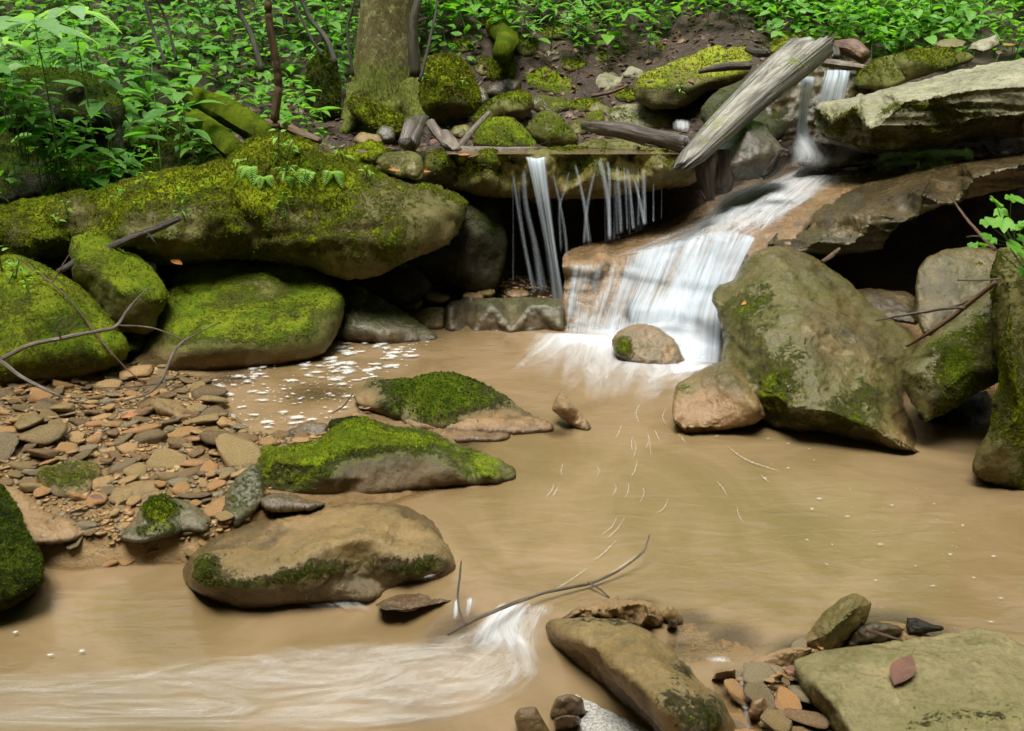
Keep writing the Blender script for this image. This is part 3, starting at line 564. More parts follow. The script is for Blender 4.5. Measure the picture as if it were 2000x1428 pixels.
# rocks behind the ledge, in the middle distance
MID = [
 ([(822, 180), (820, 130), (840, 112), (880, 108), (905, 125), (922, 150), (937, 195), (930, 222), (900, 236), (868, 250), (840, 232), (825, 212)], 'moss', 'tall mossy rock right of the tree trunk', 7.3, 7.7, (.5, .35), 2400, [(870, 160, 7.25), (900, 200, 7.22), (850, 200, 7.2)]),
 ([(680, 200), (692, 192), (740, 207), (790, 235), (797, 256), (770, 266), (730, 250), (690, 226)], 'moss', 'low mossy hump at the foot of the tree trunk', 6.6, 6.9, (.5, .3), 900, []),
 ([(925, 240), (940, 213), (970, 190), (1010, 180), (1034, 184), (1040, 206), (1022, 232), (970, 242), (938, 252)], 'mossy', 'rounded dark rock with a mossy crest above the pale green stone', 6.9, 7.15, (.1, .6), 500, [(980, 205, 6.9), (1010, 215, 6.82)]),
 ([(926, 287), (930, 258), (936, 240), (970, 230), (1000, 232), (1022, 250), (1047, 287), (1045, 294), (990, 294)], 'mossy', 'pale green smooth stone just behind the ledge water', 6.35, 6.7, (.36, .35), 200, [(960, 245, 6.5), (1000, 262, 6.4)]),
 ([(1030, 250), (1058, 218), (1080, 220), (1102, 236), (1130, 272), (1100, 291), (1070, 288), (1043, 270)], 'mossy', 'pointed olive stone right of the pale green stone', 6.4, 6.7, (.1, .4), 150, [(1060, 235, 6.5), (1085, 262, 6.36)]),
 ([(1003, 128), (1022, 118), (1050, 122), (1100, 140), (1136, 163), (1139, 184), (1105, 191), (1042, 178), (1012, 156)], 'mossy', 'flat tilted slab with green top at the foot of the bare bank', 7.7, 8.2, (.45, .3), 300, []),
 ([(1156, 168), (1170, 143), (1200, 139), (1219, 154), (1208, 175), (1180, 183)], 'pale', 'grey pointed stone with dead leaves on the bare bank', 7.9, 8.2, (-.3, .2), 0, [(1180, 155, 8.0)]),
 ([(1033, 196), (1060, 185), (1100, 199), (1112, 215), (1080, 226), (1050, 218)], 'wetdark', 'small dark rounded rock in the middle of the tumbled stones', 7.1, 7.3, (-.1, .4), 0, []),
 ([(1080, 190), (1130, 188), (1170, 198), (1182, 213), (1150, 224), (1105, 220)], 'mossy', 'flat green stone behind the small dark rock', 7.2, 7.5, (.3, .4), 150, []),
 ([(1180, 240), (1188, 222), (1202, 207), (1240, 204), (1300, 211), (1312, 230), (1306, 252), (1250, 257), (1200, 252)], 'pale', 'pale wet stone with a mossy middle behind the dark log', 6.75, 7.1, (.0, .5), 150, [(1210, 222, 6.9), (1290, 228, 6.85)]),
 ([(1300, 196), (1320, 180), (1375, 172), (1387, 192), (1352, 213), (1312, 211)], 'moss', 'small mossy stone under the yellow green slab', 7.35, 7.6, (.3, .4), 250, []),
 ([(1120, 291), (1150, 276), (1225, 272), (1300, 280), (1292, 299), (1130, 300)], 'olive', 'long low grey green stone in the ledge shallows', 6.2, 6.45, (.0, .4), 0, []),
 ([(948, 186), (958, 168), (990, 154), (1016, 158), (1012, 181), (980, 192)], 'wetdark', 'gnarled dark lump in front of the mossy stump', 7.4, 7.5, (-.5, 0), 0, []),
 ([(956, 160), (962, 120), (975, 101), (998, 110), (1002, 150), (985, 162)], 'moss', 'short upright mossy stump on the bank', 7.6, 7.75, (.7, .2), 500, []),
 ([(598, 180), (604, 122), (630, 104), (652, 114), (662, 160), (662, 222), (640, 237), (615, 222)], 'mossd', 'upright mossy block left of the tree trunk', 7.2, 7.4, (.6, .3), 900, []),
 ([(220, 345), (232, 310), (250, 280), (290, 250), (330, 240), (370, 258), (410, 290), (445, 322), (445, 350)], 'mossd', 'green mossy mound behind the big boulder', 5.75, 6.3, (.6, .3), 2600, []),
 ([(1140, 236), (1150, 222), (1175, 220), (1180, 240), (1160, 252)], 'mossy', 'small green stone left of the pale wet stone', 6.9, 7.05, (.2, .4), 0, []),
 ([(1112, 252), (1128, 236), (1150, 240), (1146, 264), (1120, 268)], 'olive', 'small wet brown stone beside the pointed olive stone', 6.6, 6.75, (0, .4), 0, []),
 ([(1148, 215), (1165, 200), (1190, 212), (1194, 226), (1160, 226)], 'olive', 'little tilted stone between the green stones', 7.15, 7.25, (.1, .4), 0, []),
 ([(880, 262), (888, 248), (915, 246), (922, 262), (905, 272)], 'olive', 'little brown stone left of the pale green stone', 6.5, 6.6, (.1, .4), 0, []),
 ([(925, 190), (932, 170), (950, 176), (956, 200), (938, 208)], 'wetdark', 'dark narrow stone behind the mossy crested rock', 7.3, 7.4, (-.2, .3), 0, []),
 ([(1210, 150), (1230, 132), (1255, 138), (1250, 158)], 'pale', 'small grey stone stuck in the bare bank', 8.3, 8.4, (-.5, .3), 0, []),
 ([(1045, 110), (1070, 95), (1105, 102), (1100, 128), (1070, 132)], 'pale', 'grey stone half buried in the bare bank above the tilted slab', 8.4, 8.6, (-.2, .3), 0, []),
 ([(735, 262), (745, 248), (768, 250), (770, 272), (750, 278)], 'grey', 'small grey stone on the leaf litter below the tree', 6.2, 6.3, (-.5, .2), 0, []),
 ([(690, 275), (705, 260), (740, 266), (745, 280), (715, 290)], 'tan', 'small tan stone on the leaf litter', 6.0, 6.15, (-.5, .2), 0, []),
]
for o_, m_, l_, yb, yt, mo, tf, inn in MID:
    bx = max(o_, key=lambda p: p[1]); dy = max(-.8, min(1.0, YG(bx[0], bx[1] - 3) + .02 - yb)); yb += dy; yt += dy; inn = [(p[0], p[1], p[2] + dy) for p in inn]
    rock('rock', o_, m_, l_, Yb=yb, Yt=yt, moss=mo, tuft=tf, inner=inn, bulge=.04, relax=2, s=3.2, amp=.014, tmat='tuftd' if m_ == 'mossd' else 'tuft')
rock('rock', [(1240, 175), (1252, 155), (1275, 143), (1350, 110), (1450, 79), (1530, 65), (1590, 64), (1616, 80), (1617, 100), (1560, 120), (1480, 140), (1440, 170), (1380, 178), (1330, 206), (1280, 209), (1245, 196)], 'yel', 'large sunlit yellow green slab at the top under the weathered log', Yb=7.6, Yt=8.8,
     bulge=.02, bw=14, thick=.4, moss=(.45, .45), relax=2, inner=[(1255, 168, 7.65), (1310, 165, 7.6), (1370, 160, 7.65), (1450, 140, 7.8), (1550, 105, 8.1)], spots=[(1300, 190, 60, -.4, 18), (1400, 168, 60, -.3, 14)], tuft=1200, tmat='tufty')
for k, (x, y, w_, h_) in enumerate([(1120, 128, 34, 15), (1025, 92, 26, 20), (1085, 66, 30, 13), (1232, 188, 32, 13), (1175, 112, 26, 11), (1140, 208, 30, 12), (1068, 158, 24, 12), (1210, 100, 22, 9), (1300, 92, 26, 10), (945, 132, 22, 18), (905, 92, 26, 14)]):
    a = np.linspace(0, 2 * math.pi, 8)[:-1] + k * .7; Yk = YG(x, y + h_ - 2)
    rock('rock', [(x + w_ * math.cos(t) * random.uniform(.75, 1.15), y + h_ * math.sin(t) * random.uniform(.8, 1.15)) for t in a], 'mossy' if k % 3 else 'olive', 'small mossy stone tumbled on the bare soil of the back bank', Yb=Yk, Yt=Yk + .2, thick=.12, bulge=.05, moss=(.15, .5), tuft=150, group='mossy stones tumbled on the back bank', s=3, relax=1)
# left dark outcrop with shelves
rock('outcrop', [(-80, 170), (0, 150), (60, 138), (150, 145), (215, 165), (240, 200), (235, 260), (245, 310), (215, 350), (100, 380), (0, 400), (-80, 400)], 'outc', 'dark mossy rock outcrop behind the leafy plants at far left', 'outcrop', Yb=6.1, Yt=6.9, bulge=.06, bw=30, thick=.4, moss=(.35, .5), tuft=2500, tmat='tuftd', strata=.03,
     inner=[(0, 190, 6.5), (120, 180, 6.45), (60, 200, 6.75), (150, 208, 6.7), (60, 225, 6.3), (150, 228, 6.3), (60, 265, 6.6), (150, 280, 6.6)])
# right bank
rock('slab', [(1583, 212), (1600, 196), (1700, 178), (1850, 140), (1940, 121), (2000, 111), (2090, 106), (2090, 262), (2000, 272), (1900, 282), (1800, 296), (1730, 301), (1660, 287), (1610, 270), (1584, 243), (1590, 228)], 'pale', 'large thick slab with pale top and mossy dark side at upper right', 'slab', Yb=5.9, Yt=6.9,
     bulge=.015, bw=12, thick=.6, moss=(.02, .25), relax=1, s=4.0, strata=.019, amp=.016, tuft=2600, inner=[(1595, 211, 5.82), (1670, 206, 5.72), (1765, 193, 5.62), (1825, 184, 5.58), (1895, 168, 5.56), (2000, 161, 5.5), (2070, 158, 5.5), (1620, 240, 5.78), (1700, 250, 5.68), (1800, 250, 5.58), (1900, 240, 5.55), (2000, 230, 5.5), (1700, 285, 5.78), (1850, 275, 5.65), (2000, 262, 5.6)],
     spots=[(1750, 205, 90, .5, 14), (1620, 235, 45, .4, 22), (1900, 220, 70, .35, 18), (1850, 255, 90, .2, 14), (1900, 140, 120, -.3, 20)])
rock('rock', [(1672, 170), (1680, 140), (1722, 114), (1790, 100), (1830, 95), (1852, 98), (1890, 104), (1902, 115), (1850, 132), (1780, 155), (1722, 175)], 'mossy', 'mossy rock with pale patches behind the thick slab', Yb=6.9, Yt=7.4, moss=(.1, .4), bulge=.04, relax=2, thick=.3, s=3.4, tuft=900, inner=[(1700, 140, 6.95), (1780, 118, 7.0)])
rock('rock', [(1888, 100), (1895, 82), (1925, 74), (1948, 64), (1957, 88), (1925, 106)], 'pale', 'pale angular stone at the top right', Yb=7.6, Yt=7.8, relax=1, s=2.6)
rock('rock', [(1818, 90), (1830, 78), (1865, 73), (1890, 80), (1885, 98), (1830, 97)], 'yel', 'small yellow green stone left of the pale angular stone', Yb=7.7, Yt=7.9, moss=(.4, .3), s=2.6)
rock('slab', [(1490, 478, 4.8), (1520, 442, 5.2), (1580, 402, 5.5), (1700, 352, 5.8), (1850, 318, 5.7), (2000, 297, 5.6), (2090, 288, 5.5), (2090, 385, 4.75), (2000, 372, 4.8), (1950, 380, 4.82), (1850, 402, 4.82), (1780, 430, 4.84), (1745, 458, 4.85), (1722, 492, 4.9), (1660, 500, 4.8), (1600, 503, 4.78), (1540, 495, 4.75)], 'wetdark', 'long wet brown slab above the dark cavity on the right', 'slab',
     bulge=.01, bw=10, thick=.4, moss=(-.12, .3), relax=1, strata=.026, s=4, lump=.01, inner=[(1510, 470, 4.75), (1600, 468, 4.7), (1700, 405, 4.85), (1800, 372, 4.8), (1900, 343, 4.72), (1960, 326, 4.7), (2000, 316, 4.7), (2060, 314, 4.68), (1620, 430, 5.0), (1750, 365, 5.3), (1660, 482, 4.72), (1700, 440, 4.72)], spots=[(1580, 445, 60, .4, 12), (1650, 400, 80, .3, 12)])
rock('rock', [(1540, 400), (1640, 345), (1760, 305), (1830, 296), (1900, 292), (1890, 330), (1780, 350), (1680, 375), (1580, 425)], 'orange', 'orange brown stone layer between the thick slab and the wet slab', Yb=5.75, Yt=6.6, bulge=.02, bw=12, thick=.3, strata=.01, moss=(-.1, .4), relax=2, spots=[(1750, 335, 60, .5, 12)])
# back of the cavity, shade painted near-black, standing behind the slab
rock('rock', [(1620, 480), (1720, 430), (1900, 350), (2090, 330), (2090, 640), (1880, 660), (1740, 640), (1650, 590)], 'shade_and_wood', 'rock face with painted shade deep inside the cavity on the right', Yb=5.3, Yt=6.0, bulge=-.05, thick=.5, moss=(-1, 0), s=7)
rock('rock', [(1385, 330), (1392, 290), (1420, 255), (1462, 233), (1490, 240), (1520, 280), (1537, 302), (1528, 322), (1490, 345), (1440, 352), (1395, 350)], 'grey', 'dark shiny rock propping up the weathered log', Yb=5.75, Yt=6.1, relax=2, bulge=.05, thick=.3, inner=[(1460, 260, 5.85), (1500, 290, 5.8), (1440, 320, 5.7)], moss=(-.5, .2))
rock('rock', [(1370, 220), (1400, 180), (1450, 160), (1560, 140), (1560, 200), (1540, 260), (1480, 300), (1400, 290)], 'shade_and_wood', 'rock with painted shade behind the weathered log', Yb=6.9, Yt=7.3, bulge=.05, thick=.3, moss=(0, .3), s=5)  # shade behind the log is put into the stone colour
rock('rock', [(1553, 322), (1565, 296), (1590, 281), (1630, 284), (1665, 298), (1720, 305), (1700, 322), (1620, 328)], 'wetdark', 'dark wet stone washed by the foam below the upper fall', Yb=6.2, Yt=6.45, bulge=.06, thick=.2)
# cascade slab
rock('slab', [(1103, 500, 5.4), (1120, 486, 5.75), (1200, 467, 5.9), (1290, 440, 6.0), (1370, 405, 6.1), (1450, 362, 6.35), (1530, 326, 6.7), (1600, 306, 6.9), (1720, 296, 7.0), (1800, 298, 6.8), (1790, 335, 6.0), (1700, 372, 5.7), (1600, 410, 5.4), (1560, 460, 5.0), (1530, 510, 4.8), (1480, 560, 4.75), (1440, 600, 4.75), (1440, 690, 4.72), (1380, 700, 4.74), (1300, 680, 4.86), (1200, 662, 5.05), (1115, 655, 5.1), (1100, 600, 5.2), (1106, 540, 5.3)], 'orange', 'broad sloping orange brown slab that the main cascade runs over', 'slab',
     Yb=5.12, Yt=7.0, bulge=.0, bw=10, thick=.5, relax=3, s=5, strata=.010, amp=.014, lump=.008, moss=(-.6, .2), inner=[Z(1112, 520, .31), Z(1160, 518, .31), Z(1200, 510, .31), Z(1235, 496, .35), Z(1300, 482, .37), (1350, 474, 5.35), (1400, 466, 5.25), (1180, 490, 5.5), (1290, 462, 5.62), (1400, 425, 5.65), (1500, 390, 5.75), (1600, 350, 6.2), Z(1150, 570, .17), Z(1230, 575, .16), (1330, 560, 5.1), (1400, 540, 5.0), (1500, 440, 5.25), (1450, 480, 5.05), Z(1260, 620, .10), (1350, 630, 4.88)])
rock('rock', [(1495, 150), (1530, 130), (1620, 136), (1700, 150), (1705, 240), (1720, 300), (1620, 310), (1530, 315), (1490, 280)], 'wetdark', 'dark wet rock wall behind the small double upper fall', Yb=6.95, Yt=7.15, bulge=.03, bw=20, thick=.3, moss=(-.2, .3), lump=.05, amp=.03, s=4)
rock('rock', [(300, 500), (500, 490), (700, 525), (800, 515), (840, 560), (790, 592), (700, 580), (560, 560), (320, 570)], 'shade_and_wood', 'added near-black filler rock as shade beneath the huge mossy boulder', Yb=5.3, Yt=5.6, bulge=.03, thick=.3, moss=(-1, 0), s=6)  # filler added to make the gap read as deep shade
rock('rock', [(0, 500), (140, 490), (260, 500), (330, 560), (300, 660), (240, 690), (100, 600)], 'shade_and_wood', 'rock with painted shade filling the gap behind the two left green boulders', Yb=4.85, Yt=5.1, bulge=.03, thick=.2, moss=(-1, 0), s=6)  # the gap's shade is painted into this rock's colour
rock('rock', [(1225, 600), (1240, 580), (1275, 578), (1300, 600), (1310, 640), (1270, 650), (1230, 632)], 'grey', 'dim grey rock seen through the falling water of the main cascade', Yb=4.98, Yt=5.15, bulge=.05, thick=.15)

rock('rock', [(1196, 668), (1210, 648), (1240, 634), (1280, 638), (1315, 664), (1340, 700), (1332, 716), (1290, 719), (1240, 706), (1205, 692)], 'orange', 'small rounded wet stone at the foot of the main cascade', Yb=4.46, Yt=4.68, bulge=.05, thick=.15, moss=(-.2, .1), spots=[(1215, 680, 22, .8)])
# big right boulder
rock('boulder', [(1388, 590), (1388, 572), (1402, 556), (1432, 546), (1446, 520), (1470, 492), (1508, 477), (1550, 481), (1600, 503), (1650, 538), (1700, 588), (1750, 625), (1796, 662), (1790, 700), (1770, 730), (1765, 780), (1800, 840), (1836, 888), (1800, 897), (1740, 888), (1690, 872), (1620, 852), (1560, 848), (1510, 833), (1470, 810), (1440, 780), (1420, 740), (1408, 700), (1412, 660), (1400, 615)],
     'wetol', 'big smooth wet boulder right of the main cascade', 'boulder', Yb=3.42, Yt=4.75, bulge=.08, bw=60, thick=.5, relax=8, s=4.6, moss=(.05, .08), strata=.006, amp=.018, lump=.02,
     inner=[(1510, 500, 4.55), (1450, 570, 4.3), (1410, 600, 4.3), (1480, 640, 3.95), (1500, 700, 3.75), (1540, 560, 4.2), (1580, 650, 3.8), (1600, 740, 3.58), (1560, 800, 3.5), (1500, 770, 3.62), (1680, 640, 4.05), (1700, 740, 3.7), (1750, 700, 3.95), (1660, 820, 3.45), (1720, 840, 3.42), (1790, 875, 3.38), (1480, 800, 3.7), (1450, 700, 3.95), (1620, 600, 4.1)],
     spots=[(1500, 760, 60, .55, 70), (1480, 600, 50, .35, 60), (1700, 780, 70, .3, 60), (1660, 640, 90, -.5, 60), (1580, 780, 50, -.2), (1560, 660, 30, .25, 90)])
rock('rock', [(1308, 822), (1311, 780), (1320, 750), (1350, 728), (1400, 704), (1424, 690), (1450, 720), (1490, 770), (1500, 815), (1470, 832), (1400, 838), (1340, 842)], 'foot', 'cracked stone lobe leaning on the left foot of the big wet boulder', Yb=3.56, Yt=3.92, bulge=.07, bw=40, thick=.2, relax=5, moss=(-.05, .1), inner=[(1480, 790, 3.58), (1440, 740, 3.7)], spots=[(1340, 755, 45, .7), (1380, 810, 70, -.5)])
rock('rock', [(1752, 716), (1775, 690), (1800, 665), (1880, 600), (1945, 555), (1990, 540), (2015, 600), (2000, 700), (1965, 745), (1900, 782), (1845, 812), (1806, 832), (1778, 795), (1762, 760)], 'wetol', 'square edged rock with bright moss patch at the right edge', Yb=3.42, Yt=3.85, bulge=.03, bw=24, thick=.3, relax=2,
     inner=[(1770, 725, 3.5), (1850, 760, 3.4), (1900, 640, 3.6), (1830, 690, 3.5), (1900, 720, 3.45), (1810, 800, 3.45)], moss=(.0, .25), spots=[(1860, 715, 60, .8, 60), (1930, 620, 50, .5)], tuft=4500, tmat='tufty')
rock('rock', [(1785, 545), (1790, 520), (1805, 503), (1840, 486), (1900, 478), (1970, 486), (1985, 560), (1930, 620), (1850, 660), (1800, 657), (1784, 620)], 'wetol', 'rounded brownish rock behind the mossy square rock', Yb=4.1, Yt=4.5, bulge=.08, thick=.3, relax=4, moss=(.0, .35), spots=[(1900, 520, 50, .3), (1830, 580, 40, -.4)], tuft=700)
rock('rock', [(1925, 520), (1945, 480), (2000, 478), (2110, 470), (2110, 1000), (2000, 968), (1940, 950), (1893, 930), (1900, 880), (1925, 840), (1930, 780), (1945, 740), (1930, 650)], 'moss', 'tall mossy rock face cut off by the right edge', Yb=3.05, Yt=3.5, bulge=.05, bw=30, thick=.4, relax=3,
     inner=[(1960, 700, 3.15), (1990, 800, 3.1), (1950, 860, 3.1), (1970, 560, 3.3)], moss=(.72, .2), spots=[(1950, 900, 60, -.8, 50), (1950, 680, 40, -.1)], tuft=5000, tmat='tuft')
rock('rock', [(1640, 590), (1680, 560), (1790, 570), (1800, 640), (1720, 625)], 'wetdark', 'wet dark stones at the mouth of the cavity', Yb=4.35, Yt=4.7, thick=.2)
rock('rock', [(1790, 800), (1860, 770), (1940, 760), (1960, 900), (1880, 905), (1800, 870)], 'shade_and_wood', 'rock with painted shade under the square edged rock', Yb=3.6, Yt=3.9, thick=.3, moss=(-1, 0))  # near-black colour stands for the shade beneath the rock above
# islands in the pool
rock('rock', [(497, 917), (500, 890), (520, 878), (565, 872), (620, 866), (645, 842), (665, 824), (700, 819), (760, 835), (840, 842), (900, 876), (960, 896), (1003, 915), (1008, 935), (990, 943), (940, 946), (870, 951), (800, 959), (740, 969), (650, 973), (560, 969), (512, 960)], 'moss_shade', 'wedge shaped rock with painted front shade and bright yellow green mossy back in mid pool', sink=0, Yt=3.62, Yb=3.02,
     bulge=.02, bw=16, thick=.3, relax=2, s=3.6, inner=[(540, 900, 3.1), (620, 905, 3.04), (720, 872, 3.18), (690, 840, 3.42), (760, 872, 3.16), (840, 880, 3.2), (880, 915, 3.1), (950, 925, 3.12), (720, 930, 3.06), (820, 930, 3.1), (650, 870, 3.22), (640, 930, 3.0)],
     moss=(.02, .62), spots=[(690, 850, 40, .8, 40), (600, 900, 90, .2, 40), (950, 915, 50, .8, 22), (800, 860, 60, .4, 16), (780, 925, 110, -1.3, 34), (690, 935, 40, -.7)], tuft=5200, tmat='tufty')  # shade of the front is carried by the stone colour
rock('boulder', [(360, 1110), (380, 1080), (430, 1040), (500, 1012), (560, 991), (620, 985), (700, 981), (780, 986), (840, 1010), (880, 1050), (899, 1090), (895, 1125), (870, 1142), (800, 1142), (760, 1150), (730, 1168), (680, 1165), (600, 1165), (540, 1173), (480, 1177), (420, 1162), (375, 1137)], 'tan', 'smooth tan boulder with dark mossy front, at the centre of the lower pool', 'boulder', Yb=2.42, Yt=2.98,
     bulge=.04, bw=30, thick=.25, relax=4, s=4.2, inner=[(400, 1128, 2.44), (470, 1125, 2.44), (540, 1112, 2.46), (610, 1080, 2.5), (660, 1058, 2.54), (700, 1045, 2.56), (745, 1052, 2.56), (720, 1080, 2.56), (760, 1075, 2.52), (860, 1072, 2.54), (880, 1080, 2.56), (800, 1110, 2.5), (620, 1130, 2.48), (700, 1120, 2.55), (600, 1030, 2.75)],
     moss=(.1, -.25), spots=[(620, 1120, 120, .7, 36), (820, 1105, 60, .7, 28), (400, 1110, 35, .9), (500, 1140, 70, .6, 20), (600, 1030, 140, -.6, 40)], tuft=1500, tmat='tuftd')
rock('rock', [(692, 772), (715, 745), (735, 737), (765, 745), (800, 745), (850, 733), (890, 735), (925, 748), (970, 770), (1030, 798), (1042, 810), (1000, 818), (930, 828), (850, 834), (790, 816), (740, 800), (700, 790)], 'mossm', 'long flat rock with dark green moss cap in the upper pool', Yb=3.62, Yt=4.1, bulge=.03, bw=15, thick=.1, relax=2, s=3.4, moss=(.45, .25), spots=[(960, 815, 90, -.9, 14), (720, 778, 26, -.9, 14)], tuft=2200, tmat='tuftd', inner=[(760, 790, 3.75), (860, 805, 3.68), (950, 800, 3.72), (860, 765, 3.85)])
rock('rock', [(780, 815), (860, 812), (960, 818), (1040, 815), (1080, 830), (1078, 842), (1000, 848), (900, 845), (800, 835)], 'mud', 'flat muddy plate under the dark green capped rock', sink=0, Yb=3.58, Yt=3.75, bulge=.02, thick=.05, s=3.2, strata=.01)
rock('rock', [(790, 848), (850, 838), (930, 843), (1000, 850), (985, 860), (900, 862), (820, 862)], 'mud', 'thin orange brown plate at the water line behind the wedge rock', sink=0, Yb=3.5, Yt=3.62, bulge=.015, thick=.05, s=3.2)
rock('rock', [(1079, 800), (1085, 782), (1092, 767), (1104, 773), (1130, 803), (1153, 825), (1151, 839), (1120, 824), (1088, 808)], 'mud', 'pointed shard of stone standing alone in the pool', Yb=3.62, Yt=3.75, bulge=.02, thick=.05, s=2.4, inner=[(1105, 795, 3.62)])
rock('rock', [(-90, 940), (0, 950), (20, 985), (45, 1040), (70, 1090), (80, 1130), (60, 1155), (0, 1186), (-90, 1200)], 'mossd', 'dark mossy boulder cut off by the left edge in the lower pool', Yb=2.35, Yt=2.75, bulge=.08, thick=.2, moss=(.7, .1), tuft=4500, tmat='tuftd')
rock('rock', [(-60, 950), (0, 948), (40, 960), (90, 1000), (150, 1020), (171, 1043), (140, 1056), (100, 1060), (60, 1067), (30, 1060), (-60, 1060)], 'mud', 'flat wet mud coloured slab at the left edge of the gravel', Yb=2.66, Yt=3.05, bulge=.015, bw=10, thick=.06, s=3.4, strata=.005, inner=[(60, 1040, 2.7), (140, 1035, 2.74)])
rock('rock', [(232, 1052), (250, 1030), (265, 1015), (285, 985), (300, 968), (325, 968), (372, 985), (415, 1015), (402, 1040), (360, 1036), (330, 1048), (270, 1060)], 'grey', 'dark split stone with mossy hump at the gravel edge', Yb=2.68, Yt=2.95, bulge=.03, thick=.1, s=2.8, relax=2, moss=(-.3, .2), spots=[(310, 1000, 36, 1.2, 26), (300, 1040, 60, .8, 12)], tuft=1500, tmat='tuftd', inner=[(270, 1025, 2.76), (300, 1000, 2.8), (380, 1010, 2.8)])
rock('rock', [(288, 782), (300, 773), (345, 786), (385, 799), (389, 820), (350, 828), (315, 816)], 'tan', 'thick tan slab lying on top of the gravel', Yb=3.68, Yt=3.95, bulge=.01, bw=8, thick=.06, relax=1, s=2.6, inner=[(310, 795, 3.72), (350, 812, 3.68), (380, 808, 3.72)], moss=(-1, 0))
rock('rock', [(208, 985), (225, 952), (270, 942), (312, 940), (330, 955), (312, 977), (262, 998), (222, 998)], 'tan', 'flat yellowish slab beside the mossy gravel stone', Yb=2.9, Yt=3.1, bulge=.01, bw=8, thick=.06, relax=1, s=2.6, moss=(-1, 0), inner=[(230, 980, 2.95), (300, 970, 2.98)])
rock('rock', [(60, 937), (80, 914), (150, 908), (192, 905), (200, 930), (172, 965), (110, 972)], 'olive', 'chunky stone with green top near the left edge of the gravel', Yb=2.98, Yt=3.25, bulge=.02, thick=.08, relax=2, s=2.8, moss=(-.2, .75), tuft=500, inner=[(80, 935, 3.06), (140, 945, 3.04), (185, 930, 3.1)])
rock('rock', [(441, 965), (470, 925), (498, 908), (512, 940), (516, 980), (492, 1002), (460, 1032), (444, 1012)], 'grey', 'upright dark stone against the left end of the wedge rock', Yb=2.82, Yt=3.02, bulge=.04, thick=.12, s=2.8, relax=2, moss=(-.1, .3))
rock('rock', [(500, 975), (540, 965), (600, 978), (640, 985), (600, 1000), (520, 1000)], 'grey', 'flat grey stone tucked between the wedge rock and the tan boulder', sink=0, Yb=2.9, Yt=3.0, thick=.05, s=2.6)
rock('rock', [(728, 1180), (768, 1160), (850, 1151), (900, 1144), (940, 1150), (950, 1163), (902, 1172), (850, 1182), (790, 1195), (742, 1192)], 'orange', 'thin wet plate of stone at the little spill', sink=0, Yb=2.33, Yt=2.5, bulge=.015, bw=8, thick=.05, relax=1, s=2.8)
# bottom right

rock('boulder', [Z(1064, 1226, -.03), Z(1080, 1212, .02), Z(1140, 1209, .06), Z(1220, 1213, .06), Z(1270, 1235, .05), Z(1310, 1270, .04), Z(1350, 1310, .03), Z(1400, 1360, .02), Z(1436, 1410, .0), Z(1448, 1490, -.04), Z(1350, 1490, -.05), Z(1290, 1430, -.06), Z(1220, 1372, -.06), Z(1160, 1322, -.06), Z(1110, 1285, -.06), Z(1072, 1250, -.05)], 'tan', 'long tan and green boulder lying at an angle at the bottom edge', 'boulder', bulge=.02, bw=30, thick=.15, relax=5, s=4.2,
     inner=[Z(1110, 1245, .05), Z(1160, 1262, .09), Z(1200, 1300, .11), Z(1250, 1340, .12), Z(1300, 1385, .12), Z(1350, 1420, .10), Z(1280, 1290, .12), Z(1340, 1340, .11), Z(1390, 1400, .07), Z(1240, 1250, .1)], moss=(-.15, .2), spots=[(1340, 1310, 40, .7, 30), (1390, 1390, 40, .6, 60), (1300, 1430, 80, .4)], tuft=0)
rock('rock', [(1085, 1206), (1120, 1186), (1190, 1168), (1270, 1172), (1287, 1186), (1306, 1210), (1292, 1228), (1230, 1218), (1100, 1214)], 'olive', 'dark craggy rock behind the long tan boulder', zz=(-0.02, 0.05), bulge=.03, bw=14, thick=.12, relax=1, s=3, amp=.02, moss=(-.1, .4), inner=[Z(1200, 1188, .06), Z(1270, 1198, .06)])
rock('slab', [Z(1548, 1294, .05), Z(1590, 1275, .055), Z(1700, 1262, .06), Z(1830, 1243, .06), Z(1905, 1232, .06), Z(1960, 1240, .06), Z(1992, 1262, .06), Z(2100, 1310, .06), Z(2100, 1560, .06), Z(1680, 1530, .0), Z(1648, 1450, .0), Z(1612, 1390, .0), Z(1572, 1348, .02)], 'slab', 'large flat sandstone slab with a fallen leaf in the bottom right corner', 'slab', bulge=.004, bw=8, thick=.08, relax=1, s=3.4, amp=.011, lump=.006, strata=.003,
     inner=[Z(1590, 1335, .09), Z(1630, 1375, .09), Z(1660, 1425, .09), Z(1700, 1500, .1), Z(1800, 1300, .1), Z(1900, 1440, .12), Z(2000, 1400, .12), Z(1900, 1290, .1), Z(1700, 1300, .09)], moss=(-.35, 0), spots=[(1900, 1400, 120, .5, 22), (1800, 1425, 60, .6, 20), (1980, 1350, 60, .3)])
rock('rock', [(1548, 1268), (1600, 1200), (1640, 1166), (1668, 1156), (1692, 1165), (1706, 1180), (1700, 1205), (1680, 1232), (1640, 1266), (1600, 1292), (1560, 1294)], 'olive', 'upright leaning brown rock behind the sandstone slab', zz=(0, 0.15), bulge=.03, bw=16, thick=.12, relax=1, s=3, inner=[Z(1620, 1235, .10), Z(1670, 1190, .15)], moss=(-.3, .3))
rock('rock', [(1438, 1312), (1470, 1282), (1550, 1258), (1592, 1265), (1562, 1302), (1482, 1335), (1445, 1327)], 'olive', 'low brown stone left of the leaning rock', zz=(-0.02, 0.07), bulge=.03, thick=.1, s=3, moss=(-.4, .2))
rock('rock', [(1650, 1262), (1668, 1225), (1700, 1210), (1750, 1216), (1772, 1232), (1730, 1258), (1660, 1275)], 'wetdark', 'dark stone with red leaves behind the sandstone slab', zz=(0.02, 0.1), bulge=.03, thick=.1, s=3)
